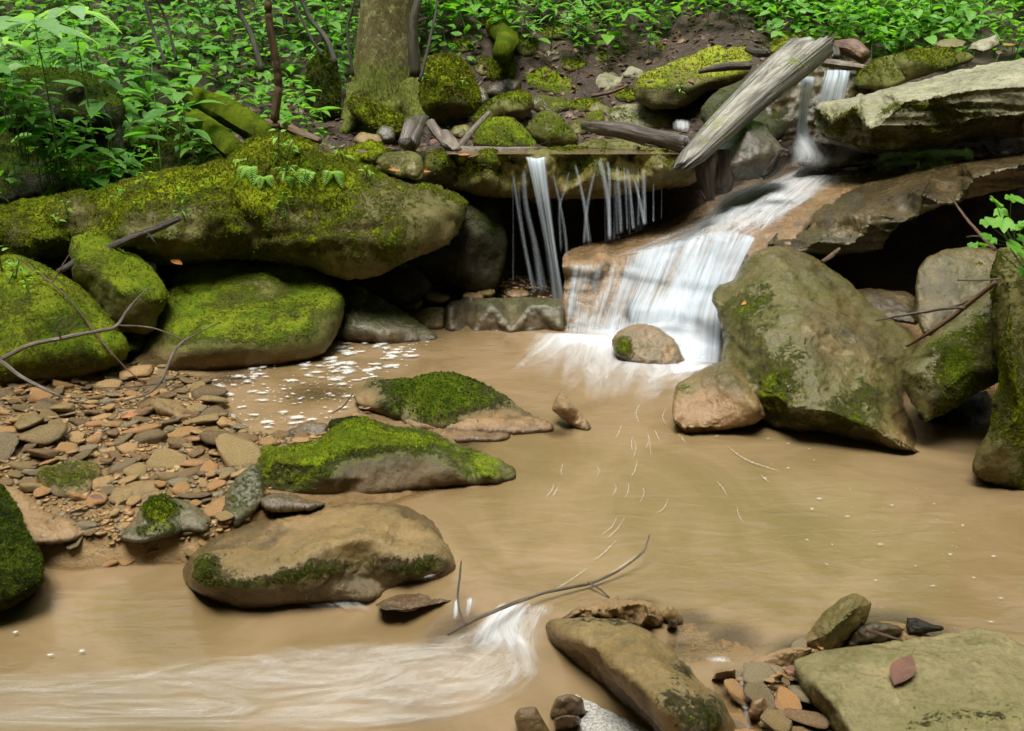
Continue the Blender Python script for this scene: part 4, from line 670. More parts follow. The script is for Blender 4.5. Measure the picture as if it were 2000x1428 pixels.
rock('driftwood', [(1765, 1225), (1768, 1203), (1790, 1205), (1845, 1222), (1846, 1232), (1800, 1242), (1770, 1242)], 'shade_and_wood', 'charred black chunk of driftwood behind the sandstone slab', 'driftwood', zz=(0.05, 0.09), bulge=.02, thick=.05, s=2.6, amp=.02)
SM = [([(1520, 1372), (1545, 1345), (1580, 1348), (1622, 1400), (1645, 1440), (1640, 1480), (1570, 1470), (1530, 1405)], 'grey', 'wet dark brown stone under the left edge of the sandstone slab', 1.9, 2.02),
      ([(1458, 1392), (1468, 1368), (1495, 1358), (1505, 1380), (1488, 1402), (1465, 1402)], 'orange', 'small orange stone with wet shine at the bottom edge', 1.92, 2.0),
      ([(1498, 1410), (1505, 1380), (1530, 1354), (1535, 1372), (1525, 1400), (1510, 1414)], 'tan', 'narrow yellowish stone standing beside the small orange stone', 1.9, 2.0),
      ([(1072, 1385), (1085, 1360), (1112, 1353), (1140, 1362), (1146, 1385), (1125, 1399), (1085, 1402)], 'orange', 'rounded pinkish stone at the bottom edge left of the long tan boulder', 1.82, 1.9),
      ([(1005, 1400), (1015, 1385), (1045, 1382), (1055, 1400), (1078, 1430), (1020, 1440)], 'tan', 'angular tan stone at the bottom edge', 1.74, 1.82),
      ([(1080, 1402), (1100, 1394), (1130, 1396), (1140, 1410), (1110, 1424), (1082, 1420)], 'orange', 'flat orange stone under the pinkish stone', 1.77, 1.82),
      ([(1598, 1262), (1610, 1245), (1640, 1250), (1644, 1270), (1605, 1280)], 'tan', 'small tan stone at the foot of the leaning rock', 2.02, 2.1),
      ([(1480, 1345), (1500, 1332), (1525, 1340), (1520, 1360), (1490, 1362)], 'orange', 'small wet stone beside the trickle', 1.98, 2.05),
      ([(1385, 1322), (1400, 1308), (1438, 1304), (1440, 1318), (1410, 1328)], 'tan', 'flat stone at the small trickle between the boulders', 2.1, 2.16),
      ([(1290, 1195), (1310, 1183), (1332, 1200), (1334, 1216), (1312, 1214)], 'tan', 'yellowish pebble beside the dark craggy rock', 2.42, 2.5),
      ([(1300, 1222), (1308, 1208), (1326, 1212), (1325, 1228)], 'wetdark', 'dark pebble beside the dark craggy rock', 2.35, 2.42),
      ([(430, 1000), (440, 985), (470, 1000), (450, 1020)], 'wetdark', 'small black stone below the upright dark stone', 2.8, 2.9),
      ([(28, 835), (40, 812), (70, 808), (88, 818), (60, 832), (38, 840)], 'olive', 'dark rounded stone lying in the shallow at the left edge', 3.45, 3.6),
      ([(240, 655), (262, 640), (280, 655), (275, 685), (250, 690)], 'mossd', 'small shaded rock in the gap between the green boulders', 4.5, 4.6),
      ([(560, 835), (600, 824), (640, 828), (635, 842), (575, 848)], 'grey', 'flat grey stone at the foam edge', 3.55, 3.65),
      ([(715, 835), (700, 815), (648, 824), (645, 838), (680, 845)], 'mossd', 'little mossy stone above the wedge rock', 3.5, 3.62)]
for o_, m_, l_, yb, yt in SM: rock('rock', o_, m_, l_, Yb=yb, Yt=yt, zz=((0.0, .05) if yb > 1.9 else (-.06, .0)) if yb < 2.2 or 'pebble' in l_ else None, bulge=.02, thick=.07, s=2.5, relax=2, amp=.006, moss=(-.6 if m_ != 'mossd' else .6, .2), jag=1)
# ================================================================ stones of the gravel bar
def stone_shape(seed, sub, flat, el):
    import bmesh
    r = random.Random(seed); bm = bmesh.new(); bmesh.ops.create_icosphere(bm, subdivisions=sub, radius=1)
    V = np.array([v.co[:] for v in bm.verts]); F = np.array([[v.index for v in f.verts] for f in bm.faces]); bm.free()
    pl = []
    for _ in range(9 + seed % 4):
        n = np.array([r.gauss(0, 1), r.gauss(0, 1), r.gauss(0, .6)]); n /= np.linalg.norm(n); pl.append((n, r.uniform(.62, .95)))
    pl += [(np.array([r.uniform(-.2, .2), r.uniform(-.2, .2), 1.]), .5), (np.array([r.uniform(-.2, .2), r.uniform(-.2, .2), -1.]), .5)]
    acc = np.full(len(V), 0.0)
    for n, h in pl: acc += np.exp(-26 * np.minimum(h / np.maximum(V @ n, 1e-3), 3))
    rad = -np.log(acc + math.exp(-26 * 1.15)) / 26
    V = V * rad[:, None] * (1 + .05 * fbm(V * 3, 3, seed))[:, None]; V = V * np.array([1, el, flat])
    return V, F
PROTO = []
for k in range(14):
    V, F = stone_shape(k + 1, 3, random.uniform(.22, .5), random.uniform(.6, .9))
    m = bpy.data.meshes.new('stone'); m.from_pydata(V.tolist(), [], F.tolist()); m.materials.append(M['stone']); m.polygons.foreach_set('use_smooth', [True] * len(F)); PROTO.append(m)
placed = []
def keep_off(x, y):     # no loose stone inside the big named ones
    return False
def put_stones(n, poly_px, rmin, rmax, label, group, sep=.62, zoff=0.0):
    poly = np.array([tuple(G(*p))[:2] for p in poly_px]); lo, hi = poly.min(0), poly.max(0); c = 0; tries = 0
    while c < n and tries < n * 60:
        tries += 1; x, y = random.uniform(lo[0], hi[0]), random.uniform(lo[1], hi[1])
        if not inside(np.array([[x, y]]), poly)[0]: continue
        r = rmin + (rmax - rmin) * (random.random() ** 2.2) * (1 - .6 * c / n)
        if any((x - a) ** 2 + (y - b) ** 2 < (sep * (r + q)) ** 2 for a, b, q in placed): continue
        placed.append((x, y, r)); c += 1; m = random.choice(PROTO); o = bpy.data.objects.new('stone', m); COL.objects.link(o)
        o.location = (x, y, float(ground_z([x], [y])[0]) + r * random.uniform(.08, .3) + zoff); o.scale = (r, r, r * random.uniform(.7, 1.1)); o.rotation_euler = (random.gauss(0, .2), random.gauss(0, .2), random.uniform(0, 6.28))
        setp(o, label, 'stone', group)
for q in [(340, 800, .11), (270, 970, .09), (130, 940, .1), (320, 1020, .12), (80, 1020, .16), (480, 970, .1)]:
    g = G(*q[:2]); placed.append((g.x, g.y, q[2]))
put_stones(140, [(-40, 770), (240, 730), (400, 745), (430, 800), (480, 862), (640, 850), (560, 900), (470, 930), (440, 1010), (300, 960), (180, 1010), (-40, 960)], .04, .12, 'flat wet brown stone lying among others on the gravel bar', 'flat stones of the gravel bar', sep=.68)
put_stones(110, [(-40, 740), (240, 716), (420, 745), (450, 850), (660, 840), (700, 815), (560, 900), (440, 1040), (250, 1040), (180, 1030), (-40, 960)], .02, .045, 'thumb sized pebble between the flat stones of the gravel bar', 'pebbles of the gravel bar', sep=.6, zoff=.012)
put_stones(34, [(-30, 1035), (420, 1030), (440, 1068), (230, 1072), (40, 1085), (-30, 1080)], .025, .07, 'wet stone along the lower water edge of the gravel bar', 'edge stones of the gravel bar', sep=.6)
put_stones(30, [(1290, 1190), (1400, 1220), (1500, 1270), (1480, 1330), (1400, 1320), (1340, 1290)], .015, .04, 'submerged stone seen through shallow water beside the long tan boulder', 'submerged stones near the bottom edge', sep=.7, zoff=-.005)
put_stones(12, [(1430, 1340), (1560, 1320), (1640, 1430), (1520, 1450), (1460, 1430)], .045, .075, 'flat wet stone in the gap left of the sandstone slab', 'flat stones in the gap by the sandstone slab', sep=.5, zoff=.012)
put_stones(24, [(1420, 1330), (1560, 1300), (1640, 1430), (1520, 1440), (1460, 1420)], .012, .032, 'wet pebble wedged between the boulders at the bottom edge', 'wedged pebbles at the bottom edge', sep=.6, zoff=.02)
put_stones(10, [(660, 790), (740, 790), (730, 830), (690, 850), (650, 830)], .015, .035, 'pebble at the left tip of the mid pool rocks', 'pebbles by the mid pool rocks', sep=.7, zoff=.02)
def gravel(name, n, poly_px, rmin, rmax, seed, lift=.003, gy=0.0):
    poly = np.array([tuple(G(*p))[:2] for p in poly_px]); lo, hi = poly.min(0), poly.max(0); rg = np.random.default_rng(seed)
    p = rg.uniform(lo, hi, (n * 3, 2)); p = p[inside(p, poly)][:n]; z = ground_z(p[:, 0], p[:, 1]); sh = [stone_shape(40 + i, 1, .45, .75) for i in range(6)]
    Vs, Fs, Rs = [], [], []; off = 0
    for i in range(len(p)):
        V, F = sh[i % 6]; r = rmin + (rmax - rmin) * rg.random() ** 2; a = rg.uniform(0, 6.28); c, s_ = math.cos(a), math.sin(a); t = rg.normal(0, .25)
        W = V @ np.array([[c, s_, t], [-s_, c, 0], [-t, 0, 1]]); W = W * r + np.array([p[i, 0], p[i, 1], z[i] + lift]); Vs.append(W); Fs.append(F + off); off += len(V); Rs.append(np.full(len(V), rg.random()))
    o = mesh_np(name, np.vstack(Vs), np.vstack(Fs), M['gravel'], attrs={'rnd': np.concatenate(Rs)}, smooth=False); return setp(o, kind='stuff')
gravel('gravel', 4200, [(-60, 740), (240, 710), (420, 740), (450, 790), (500, 850), (700, 800), (740, 860), (540, 960), (500, 1010), (420, 1050), (240, 1050), (170, 1060), (-60, 1000)], .008, .026, 1)
gravel('gravel', 900, [(700, 600), (860, 560), (1080, 560), (1090, 590), (860, 620), (720, 640)], .008, .03, 2, lift=.008)
gravel('gravel', 700, [(1250, 1170), (1420, 1200), (1620, 1290), (1640, 1430), (1480, 1430), (1420, 1340), (1330, 1280)], .006, .018, 3)
# ================================================================ wood
def uvtube(*a, **k): return tube(*a, **k)
def plank():            # broken half log leaning from the upper fall to the ledge
    ax = crom([P(1335, 322, 5.35), P(1335, 322, 5.35).lerp(P(1582, 90, 6.8), .5) + Vector((0, 0, .02)), P(1582, 90, 6.8)], 90)
    wd = np.interp(np.linspace(0, 1, 90), [0, .06, .25, .5, .62, .8, 1], [.03, .065, .09, .108, .122, .135, .14]); t = np.gradient(ax, axis=0); t /= np.linalg.norm(t, axis=1)[:, None]
    side = np.cross(t, np.array([-.35, -.45, 1.])); side /= np.linalg.norm(side, axis=1)[:, None]; up = np.cross(side, t); sg = 48; V = []; UV = []; L = np.concatenate([[0], np.cumsum(np.linalg.norm(np.diff(ax, axis=0), axis=1))])
    for i in range(90):
        for k in range(sg):
            a = 2 * math.pi * k / sg; ca, sa = math.cos(a), math.sin(a); x = abs(ca) ** .4 * (1 if ca > 0 else -1); y = abs(sa) ** .45 * (1 if sa > 0 else -1) * (.42 if sa > 0 else .6)
            x *= 1 + .03 * math.sin(k * 2.1 + i * .05)
            V.append(ax[i] + side[i] * x * wd[i] + up[i] * y * wd[i]); UV.append((k / sg * 1.0, L[i]))
    V = np.array(V); UV = np.array(UV); uq = np.abs(UV[:, 0] - .5) * 2
    gr = fbm(np.column_stack([uq * 26, UV[:, 1] * 1.6, uq * 0]), 4, 77, .6); c = np.repeat(ax, sg, 0); d = (V - c); V = c + d * (1 + .045 * gr)[:, None]
    ends = fbm(np.column_stack([uq * 30, uq * 0, uq * 0 + 2]), 2, 5); e = np.clip(1 - UV[:, 1] / .18, 0, 1) + np.clip((UV[:, 1] - L[-1] + .1) / .1, 0, 1) * -1
    V = V - np.repeat(t, sg, 0) * (e * ends * .12)[:, None]
    F = [(i * sg + k, i * sg + (k + 1) % sg, (i + 1) * sg + (k + 1) % sg, (i + 1) * sg + k) for i in range(89) for k in range(sg)]
    n0 = len(V); V = np.vstack([V, ax[0], ax[-1]]); UV = np.vstack([UV, (.5, 0), (.5, 1)])
    F = [(a, b, c_) for a, b, c_, d_ in F] + [(a, c_, d_) for a, b, c_, d_ in F] + [(n0, (k + 1) % sg, k) for k in range(sg)] + [(n0 + 1, 89 * sg + k, 89 * sg + (k + 1) % sg) for k in range(sg)]
    mo = .25 * np.ones(len(V)) + .5 * fbm(V * 2.2, 3, 5)
    o = mesh_np('log', V, F, M['plank'], attrs={'moss': mo}, uv=UV * np.array([1.6, 1]), origin=tuple(P(1440, 260, 5.8)))
    setp(o, 'weathered silver grey split log leaning beside the upper fall', 'log')
plank()
def log(label, pts, rad, mat, name='log', cat='log', **k):
    p = px(*pts); o = tube(name, p, rad, M[mat], origin=p[0], **k); return setp(o, label, cat)
log('long dark wet log lying across the shallows above the ledge', [(1140, 246, 6.3), (1180, 252, 6.15), (1250, 262, 6.0), (1345, 284, 5.75)], [.025, .045, .05, .05], 'wetlog', seg=14, rough=.3, wob=.01)
log('dark upright wood stub standing in the cascade under the weathered log', [(1372, 300, 5.55), (1380, 345, 5.5), (1388, 392, 5.45)], [.07, .05, .02], 'darkwood', name='driftwood', cat='driftwood', seg=12, rough=.3)
log('curved black driftwood piece below the shiny rock', [(1490, 345, 5.6), (1518, 325, 5.55), (1532, 300, 5.5), (1534, 290, 5.5)], [.02, .04, .035, .008], 'darkwood', name='driftwood', cat='driftwood', seg=10, rough=.3)
log('wide brown wood slab standing beside the dark stub', [(1405, 300, 5.75), (1410, 345, 5.7), (1412, 372, 5.65)], [.08, .07, .05], 'darkwood', name='driftwood', cat='driftwood', seg=12, rough=.3)
log('small grey branch resting on the sunlit yellow green slab', [(1365, 140, 7.45), (1410, 131, 7.5), (1465, 128, 7.55)], [.015, .03, .03], 'wetlog', name='branch', cat='branch', rough=.2)
log('dark hooked driftwood crossing the top of the sunlit slab', [(1458, 96, 7.6), (1480, 104, 7.5), (1500, 104, 7.4)], [.02, .03, .03], 'darkwood', name='driftwood', cat='driftwood', rough=.3)
log('rotten tan log above the upper fall', [(1632, 92, 7.6), (1665, 95, 7.5), (1690, 112, 7.4)], [.05, .06, .05], 'browntwig', seg=12, rough=.3)
log('pale branch lying across the top of the upper fall', [(1608, 122, 7.2), (1650, 128, 7.1), (1692, 134, 7.1)], [.03, .028, .02], 'twig', name='branch', cat='branch', rough=.3)
log('black shiny wood knob behind the end of the weathered log', [(1622, 86, 7.5), (1630, 100, 7.4), (1634, 112, 7.35)], [.015, .035, .03], 'darkwood', name='driftwood', cat='driftwood', rough=.2)
log('pale bark strip standing on the ledge behind the squarish stone', [(868, 256, 6.1), (880, 275, 6.0), (893, 292, 5.9)], [.03, .045, .03], 'twig', name='bark', cat='bark', flat=.4)
log('long pale root lying along the back of the ledge water', [(840, 240, 6.3), (862, 270, 6.2), (885, 290, 6.1), (960, 293, 6.05), (1050, 291, 6.1)], [.03, .03, .025, .02, .012], 'twig', name='root', cat='root', rough=.3)
log('grey twig leaning between the mossy rock and the pale green stone', [(897, 287, 6.2), (925, 252, 6.5), (955, 220, 6.9)], [.02, .018, .014], 'twig', name='branch', cat='branch')
log('rotten root stump with peeling bark at the left end of the ledge', [(795, 285, 6.0), (805, 262, 6.1), (815, 240, 6.3), (830, 232, 6.5)], [.06, .07, .05, .03], 'wetlog', name='stump', cat='stump', rough=.5, seg=12)
log('upper mossy fallen log behind the big boulder', [(375, 190, 7.3), (430, 212, 7.0), (480, 240, 6.7), (530, 272, 6.4)], [.08, .09, .09, .07], 'mossm', moss=.9, seg=14, rough=.25)
log('lower mossy fallen log behind the big boulder', [(380, 232, 6.8), (420, 262, 6.6), (460, 300, 6.3)], [.07, .075, .07], 'mossm', moss=.95, seg=14, rough=.25)
log('orange brown root lying behind the big boulder crest', [(500, 240, 7.0), (550, 245, 6.9), (590, 262, 6.7), (625, 275, 6.6)], [.03, .035, .03, .02], 'browntwig', name='root', cat='root', rough=.3)
log('mossy fallen log lying up the bank behind the tilted slab', [(980, 105, 8.2), (985, 70, 8.9), (940, 30, 9.8), (900, 0, 10.5)], [.08, .1, .1, .08], 'mossm', moss=.9, seg=12, rough=.3)
# the tree and thin stems
yt = YG(752, 235) + .15
tree = empty('tree', tuple(P(755, 240, yt))); setp(tree, 'mossy tree trunk with flaking pale lichen above the ledge', 'tree'); o0 = np.array(tree.location)
tp = [P(757, 262, yt) - tree.location, P(755, 225, yt) - tree.location, P(755, 170, yt) - tree.location, P(757, 80, yt + .02) - tree.location, P(762, 0, yt + .05) - tree.location, P(768, -160, yt + .1) - tree.location, P(780, -700, yt + .2) - tree.location]
k_ = yt / FPX
tube('trunk', [tuple(p) for p in tp], [108 * k_, 82 * k_, 66 * k_, 57 * k_, 54 * k_, 50 * k_, 36 * k_], M['bark'], parent=tree, seg=48, n=90, rough=.13, moss=.5)
tr = bpy.data.objects['trunk']; at = tr.data.attributes['moss']; vz = np.array([v.co.z for v in tr.data.vertices]); at.data.foreach_set('value', (1.0 - .95 * ss(.1, .8, vz)).astype(np.float32))
for pts, rad in (([(790, 195), (815, 225), (842, 248), (872, 282)], [52, 30, 20, 12]), ([(725, 195), (705, 222), (690, 240), (670, 262)], [50, 30, 18, 8]), ([(760, 200), (768, 235), (775, 258), (782, 285)], [50, 34, 20, 8])):
    tube('root', [tuple(P(p[0], p[1], yt - .08 - .12 * i) - tree.location) for i, p in enumerate(pts)], [r * k_ for r in rad], M['bark'], parent=tree, seg=16, rough=.2, moss=.8, n=30)
def sapling(label, pts, rad, mat):
    t = empty('sapling', tuple(P(*pts[0]))); setp(t, label, 'sapling'); tube('trunk', [tuple(P(*p) - t.location) for p in pts], rad, M[mat], parent=t, seg=10, rough=.15, wob=.012); return t
sapling('reddish brown bare sapling rising behind the big boulder crest', [(540, 272, 6.1), (538, 230, 6.1), (545, 170, 6.1), (541, 120, 6.1), (530, 60, 6.1), (524, 0, 6.1), (515, -120, 6.1)], [.03, .026, .025, .025, .023, .022, .02], 'sapling')
for l_, a_, r_ in [('thin dark sapling leaning right of the brown sapling', [(655, 125, 7.6), (640, 80, 7.7), (610, 40, 7.8), (580, -20, 7.9)], .022), ('second thin dark sapling leaning left of the tree trunk', [(630, 112, 7.9), (600, 60, 8.0), (570, -10, 8.1)], .014),
                   ('slender green stem left of the brown sapling', [(512, 140, 7.4), (495, 80, 7.5), (470, 20, 7.6), (460, -30, 7.6)], .022), ('dark straight stem among the leaves of the left thicket', [(325, 130, 7.8), (300, 60, 7.9), (280, -20, 8)], .016),
                   ('dark stem beside the straight one in the left thicket', [(345, 120, 7.9), (325, 40, 8.0), (300, -20, 8)], .012), ('thin dark stem rising right of the mossy trunk', [(820, 160, 7.4), (845, 60, 7.6), (860, -20, 7.8)], .012),
                   ('dark twin stem hugging the right side of the mossy trunk', [(812, 150, 7.45), (806, 60, 7.5), (822, -20, 7.6)], .04), ('thin stem left of the mossy trunk', [(690, 150, 8), (680, 60, 8.1), (700, -20, 8.2)], .012)]:
    sapling(l_, a_, [r_, r_ * .85, r_ * .7], 'darkstem')
# fallen twigs
tstick('branch', [(112, 532, 4.62), (165, 505, 4.68), (225, 480, 4.72), (290, 452, 4.75), (352, 427, 4.78)], [.012, .02, .019, .018, .016], 'wetlog', 'thick dark broken stick leaning on the big boulder behind the blocky rock', 'branch', side=[([(285, 452, 4.75), (300, 470, 4.7), (308, 480, 4.7)], [.005, .002])], seg=10)
tstick('branch', [(0, 704, 3.9), (60, 675, 3.95), (120, 662, 4.0), (190, 648, 4.05), (228, 636, 4.1), (250, 605, 4.15), (290, 563, 4.2)], [.010, .009, .009, .008, .008, .006, .003], 'twig', 'pale forked twig arching over the round green boulder', 'branch',
       side=[([(118, 662, 4.0), (117, 652, 3.98), (115, 645, 3.97)], [.004, .003]), ([(0, 704, 3.9), (40, 735, 3.85), (80, 757, 3.82), (118, 776, 3.8)], [.009, .008, .007, .005]), ([(228, 636, 4.1), (290, 640, 4.1), (330, 652, 4.1), (372, 670, 4.1)], [.004, .004, .003, .002]), ([(283, 563, 4.2), (300, 567, 4.2)], [.002, .001])])
tstick('twig', [(33, 504, 4.5), (100, 553, 4.35), (150, 600, 4.25), (190, 655, 4.18), (240, 712, 4.1), (285, 752, 4.0)], [.003, .004, .004, .004, .003, .002], 'browntwig', 'thin dark twig drooping down the face of the round green boulder', side=[([(103, 553, 4.35), (120, 522, 4.4), (136, 497, 4.45)], [.003, .002])])
tstick('twig', [(430, 630, 4.25), (390, 650, 4.2), (358, 668, 4.15), (340, 690, 4.1), (325, 725, 4.0), (318, 742, 3.95), (295, 765, 3.9), (245, 783, 3.8)], [.002, .003, .005, .006, .006, .005, .005, .003], 'twig', 'pale knotty twig propped against the saddle shaped boulder', side=[([(322, 748, 3.95), (260, 756, 3.9), (185, 759, 3.85)], [.003, .003, .002])])
tstick('branch', [(875, 1242, 2.18), (920, 1216, 2.22), (965, 1196, 2.26), (1010, 1178, 2.3), (1060, 1162, 2.36), (1110, 1150, 2.4), (1160, 1136, 2.44), (1220, 1108, 2.5), (1258, 1080, 2.55), (1266, 1062, 2.58), (1270, 1046, 2.6)], [.003, .005, .005, .005, .004, .004, .004, .003, .003, .003, .002], 'twig', 'long curved twig spanning the water at the lower centre', 'branch',
       side=[([(1150, 1139, 2.43), (1172, 1152, 2.4), (1190, 1168, 2.38)], [.003, .002])])
tstick('twig', [(902, 1098, 2.4), (898, 1130, 2.35), (895, 1170, 2.3), (900, 1200, 2.24), (912, 1220, 2.2)], [.002, .003, .003, .003, .002], 'twig', 'thin hanging twig in front of the small spill')
tstick('branch', [(1772, 678, 3.6), (1810, 655, 3.5), (1850, 628, 3.45), (1900, 590, 3.4), (1948, 550, 3.35)], [.004, .007, .009, .009, .009], 'browntwig', 'brown stick lying down the top of the square edged mossy rock', 'branch')
tstick('twig', [(1712, 627, 3.8), (1770, 616, 3.7), (1810, 610, 3.6), (1850, 604, 3.5), (1885, 600, 3.4)], [.003, .005, .006, .005, .004], 'twig', 'pale straight twig sticking out from the mossy rock on the right', side=[([(1855, 603, 3.5), (1885, 592, 3.45), (1905, 582, 3.4)], [.005, .004])])
tstick('twig', [(1872, 548, 3.4), (1910, 549, 3.35), (1952, 546, 3.3)], [.003, .003, .003], 'twig', 'short pale twig in front of the rounded brownish rock')
tstick('twig', [(1855, 382, 4.0), (1890, 430, 3.8), (1920, 462, 3.6), (1945, 488, 3.4)], [.003, .005, .006, .006], 'browntwig', 'bare brown twig slanting in front of the dark cavity', side=[([(1918, 463, 3.6), (1900, 462, 3.62), (1888, 464, 3.64)], [.003, .002])])
tstick('twig', [(1607, 512, 4.3), (1625, 500, 4.35), (1640, 486, 4.4)], [.008, .012, .006], 'browntwig', 'short reddish twig stuck behind the big wet boulder', side=[([(1622, 500, 4.35), (1635, 494, 4.35)], [.006, .004])])
tstick('twig', [(1692, 1232, 2.05), (1730, 1243, 2.03), (1765, 1254, 2.0)], [.003, .004, .002], 'browntwig', 'tan broken twig on the edge of the sandstone slab')
tstick('twig', [(690, 770, 3.6), (670, 795, 3.55), (650, 808, 3.5)], [.002, .003, .002], 'browntwig', 'fine dark twig at the left tip of the dark green capped rock')
tstick('twig', [(1262, 283, 5.9), (1290, 288, 5.85), (1330, 292, 5.8)], [.006, .006, .004], 'wetlog', 'thin black twig lying in the ledge water near the weathered log')
tstick('branch', [(1156, 188, 7.7), (1190, 182, 7.65), (1218, 172, 7.6)], [.012, .014, .01], 'browntwig', 'light brown stick below the grey pointed stone on the bank', 'branch')
# ================================================================ moving water
from mathutils.bvhtree import BVHTree
def bvh(objs):
    V = []; F = []; o_ = 0
    for o in objs:
        v = np.empty(len(o.data.vertices) * 3); o.data.vertices.foreach_get('co', v); v = v.reshape(-1, 3) + np.array(o.location)
        f = [tuple(i + o_ for i in p.vertices) for p in o.data.polygons]; V.append(v); F += f; o_ += len(v)
    return BVHTree.FromPolygons([tuple(p) for p in np.vstack(V)], F)
def find(t): return [o for o in bpy.data.objects if o.type == 'MESH' and str(o.get('label', '')).startswith(t)]
def YW(x, y):
    Y_ = YZ(x, y, 0)
    for _ in range(6): p = P(x, y, Y_); Y_ = .5 * Y_ + .5 * YZ(x, y, float(wz(p.x, p.y)) + .006)
    return Y_
def drape(rows, nu, nv, tree=None, off=.02, water=True, lim=7.5, smooth=2):
    rows = [crom([(p[0], p[1], p[2] if len(p) > 2 else 0) for p in r], nu) for r in rows]; g = np.stack(rows, 0); g = np.stack([crom(list(g[:, i]), nv) for i in range(nu)], 1)
    D = np.zeros((nv, nu)); o = Vector((0, 0, H))
    for j in range(nv):
        for i in range(nu):
            x, y, f = g[j, i]; c = []
            if water: c.append(YW(x, y))
            if f > .5: c.append(f)
            if tree:
                p = P(x, y, 5.0); h = tree.ray_cast(o, (p - o).normalized(), 30)
                if h[0] is not None: c.append(h[0].y - off)
            D[j, i] = min(c) if c else 5.0
    for _ in range(smooth):
        Q = np.pad(D, 1, mode='edge'); D = (Q[1:-1, 1:-1] * 2 + Q[:-2, 1:-1] + Q[2:, 1:-1] + Q[1:-1, :-2] + Q[1:-1, 2:]) / 6
    V = PV(g[:, :, 0].ravel(), g[:, :, 1].ravel(), D.ravel()); return V
def flow(name, rows, mat, dens, nu=50, nv=50, tree=None, off=.02, parent=None, uvs=(1, 1), water=True, lift=0.0, smooth=2):
    V = drape(rows, nu, nv, tree, off, water, smooth=smooth); V[:, 2] += lift
    u = np.tile(np.linspace(0, 1, nu), nv); v = np.repeat(np.linspace(0, 1, nv), nu); i = (np.arange(nu - 1)[None] + (np.arange(nv - 1) * nu)[:, None]).ravel()
    return mesh_np(name, V, np.stack([i, i + 1, i + nu + 1, i + nu], 1), M[mat], parent=parent, attrs={'dens': np.clip(dens(u, v), 0, 1)}, uv=np.stack([u * uvs[0], v * uvs[1]], 1))
edge = lambda u, a=.08: ss(0, a, u) * ss(1, 1 - a, u)
# left fall: one broad curtain and many thin threads from the lip
LF = empty('waterfall'); setp(LF, 'thin silky waterfall dropping in threads from the flat ledge', 'waterfall')
def thread(pts, parent, mat='silkthin', d=.8, nv=30, nu=7, name='water_thread', seedu=0.0):
    rows = []
    for (x, y, w_), Y_ in zip(pts, np.linspace(5.56, 5.44, len(pts))):
        w_ *= 1.7; rows.append([tuple(P(x - w_ / 2, y, Y_)), tuple(P(x, y, Y_ - .01)), tuple(P(x + w_ / 2, y, Y_))])
    return sheet(name, rows, mat, lambda u, v: d * edge(u, .5) * ss(0, .06, v) * ss(1.0, .93, v) + 0 * u, nu, nv, parent=parent, uvs=(.5, 1))
rows = []
for (x0, x1, y), Y_ in zip([(1014, 1078, 306), (1020, 1076, 318), (1036, 1080, 380), (1052, 1088, 450), (1064, 1098, 520), (1070, 1112, 592)], [5.66, 5.56, 5.51, 5.49, 5.47, 5.46]):
    rows.append([tuple(P(x0 + (x1 - x0) * t, y + (2 if t == .5 else 0), Y_ - .03 * math.sin(t * 3.14))) for t in (0, .3, .5, .7, 1)])
sheet('water_curtain', rows, 'silk', lambda u, v: edge(u, .3) * (.84 - .16 * v + .25 * np.exp(-((u - .85) / .12) ** 2) + .15 * np.exp(-((u - .1) / .1) ** 2) - .22 * np.exp(-((u - .5) / .2) ** 2) * ss(.2, .5, v)) * ss(0, .03, v), 50, 50, parent=LF, uvs=(.45, 1))
for pts, d in [([(1001, 345, 5), (1002, 450, 5), (1003, 560, 8)], .4), ([(1001, 335, 6), (1012, 410, 8), (1026, 490, 9), (1046, 580, 14)], .75), ([(1022, 325, 10), (1027, 400, 12), (1045, 480, 14), (1062, 580, 24)], .8),
               ([(1010, 350, 5), (1020, 440, 6), (1040, 560, 10)], .5), ([(1078, 330, 6), (1093, 400, 8), (1106, 480, 9), (1112, 570, 14)], .6), ([(1112, 332, 6), (1102, 372, 8), (1093, 410, 8), (1097, 500, 8)], .6),
               ([(1083, 352, 5), (1092, 390, 5), (1104, 450, 6), (1108, 520, 8)], .5), ([(1122, 318, 7), (1134, 365, 8), (1143, 410, 9), (1152, 482, 11)], .85), ([(1162, 334, 6), (1152, 375, 8), (1145, 420, 9), (1141, 482, 9)], .75),
               ([(1170, 312, 11), (1180, 350, 11), (1188, 400, 10), (1191, 472, 9)], .95), ([(1186, 312, 7), (1190, 350, 8), (1190, 410, 8), (1192, 472, 8)], .85), ([(1205, 322, 6), (1210, 390, 8), (1214, 460, 9)], .75),
               ([(1200, 345, 4), (1203, 400, 5), (1206, 462, 6)], .5), ([(1226, 328, 7), (1232, 390, 8), (1238, 452, 9)], .8), ([(1238, 345, 6), (1250, 395, 8), (1260, 442, 10)], .85), ([(1256, 328, 8), (1258, 380, 9), (1260, 442, 9)], .85),
               ([(1276, 356, 4), (1276, 400, 5), (1277, 436, 6)], .55), ([(1292, 362, 2.5), (1292, 430, 3)], .4), ([(1246, 330, 4), (1247, 380, 5), (1247, 446, 6)], .6), ([(1218, 322, 4), (1222, 380, 5), (1226, 455, 6)], .55)]:
    thread(pts, LF, d=d)
csheet_veil = sheet('water_veil', [[tuple(P(x, 312, 5.6)) for x in (1160, 1195, 1230, 1270)], [tuple(P(x, 370, 5.55)) for x in (1163, 1197, 1232, 1272)], [tuple(P(x, y, 5.52)) for x, y in ((1166, 476), (1200, 468), (1236, 456), (1274, 442))]], 'silk', lambda u, v: edge(u, .2) * .36 * ss(0, .2, v), 40, 30, parent=LF, uvs=(1.0, .8))
casc = find('broad sloping orange brown slab')[0]; TR = bvh([casc] + find('dim grey rock seen') + find('orange brown stone layer'))
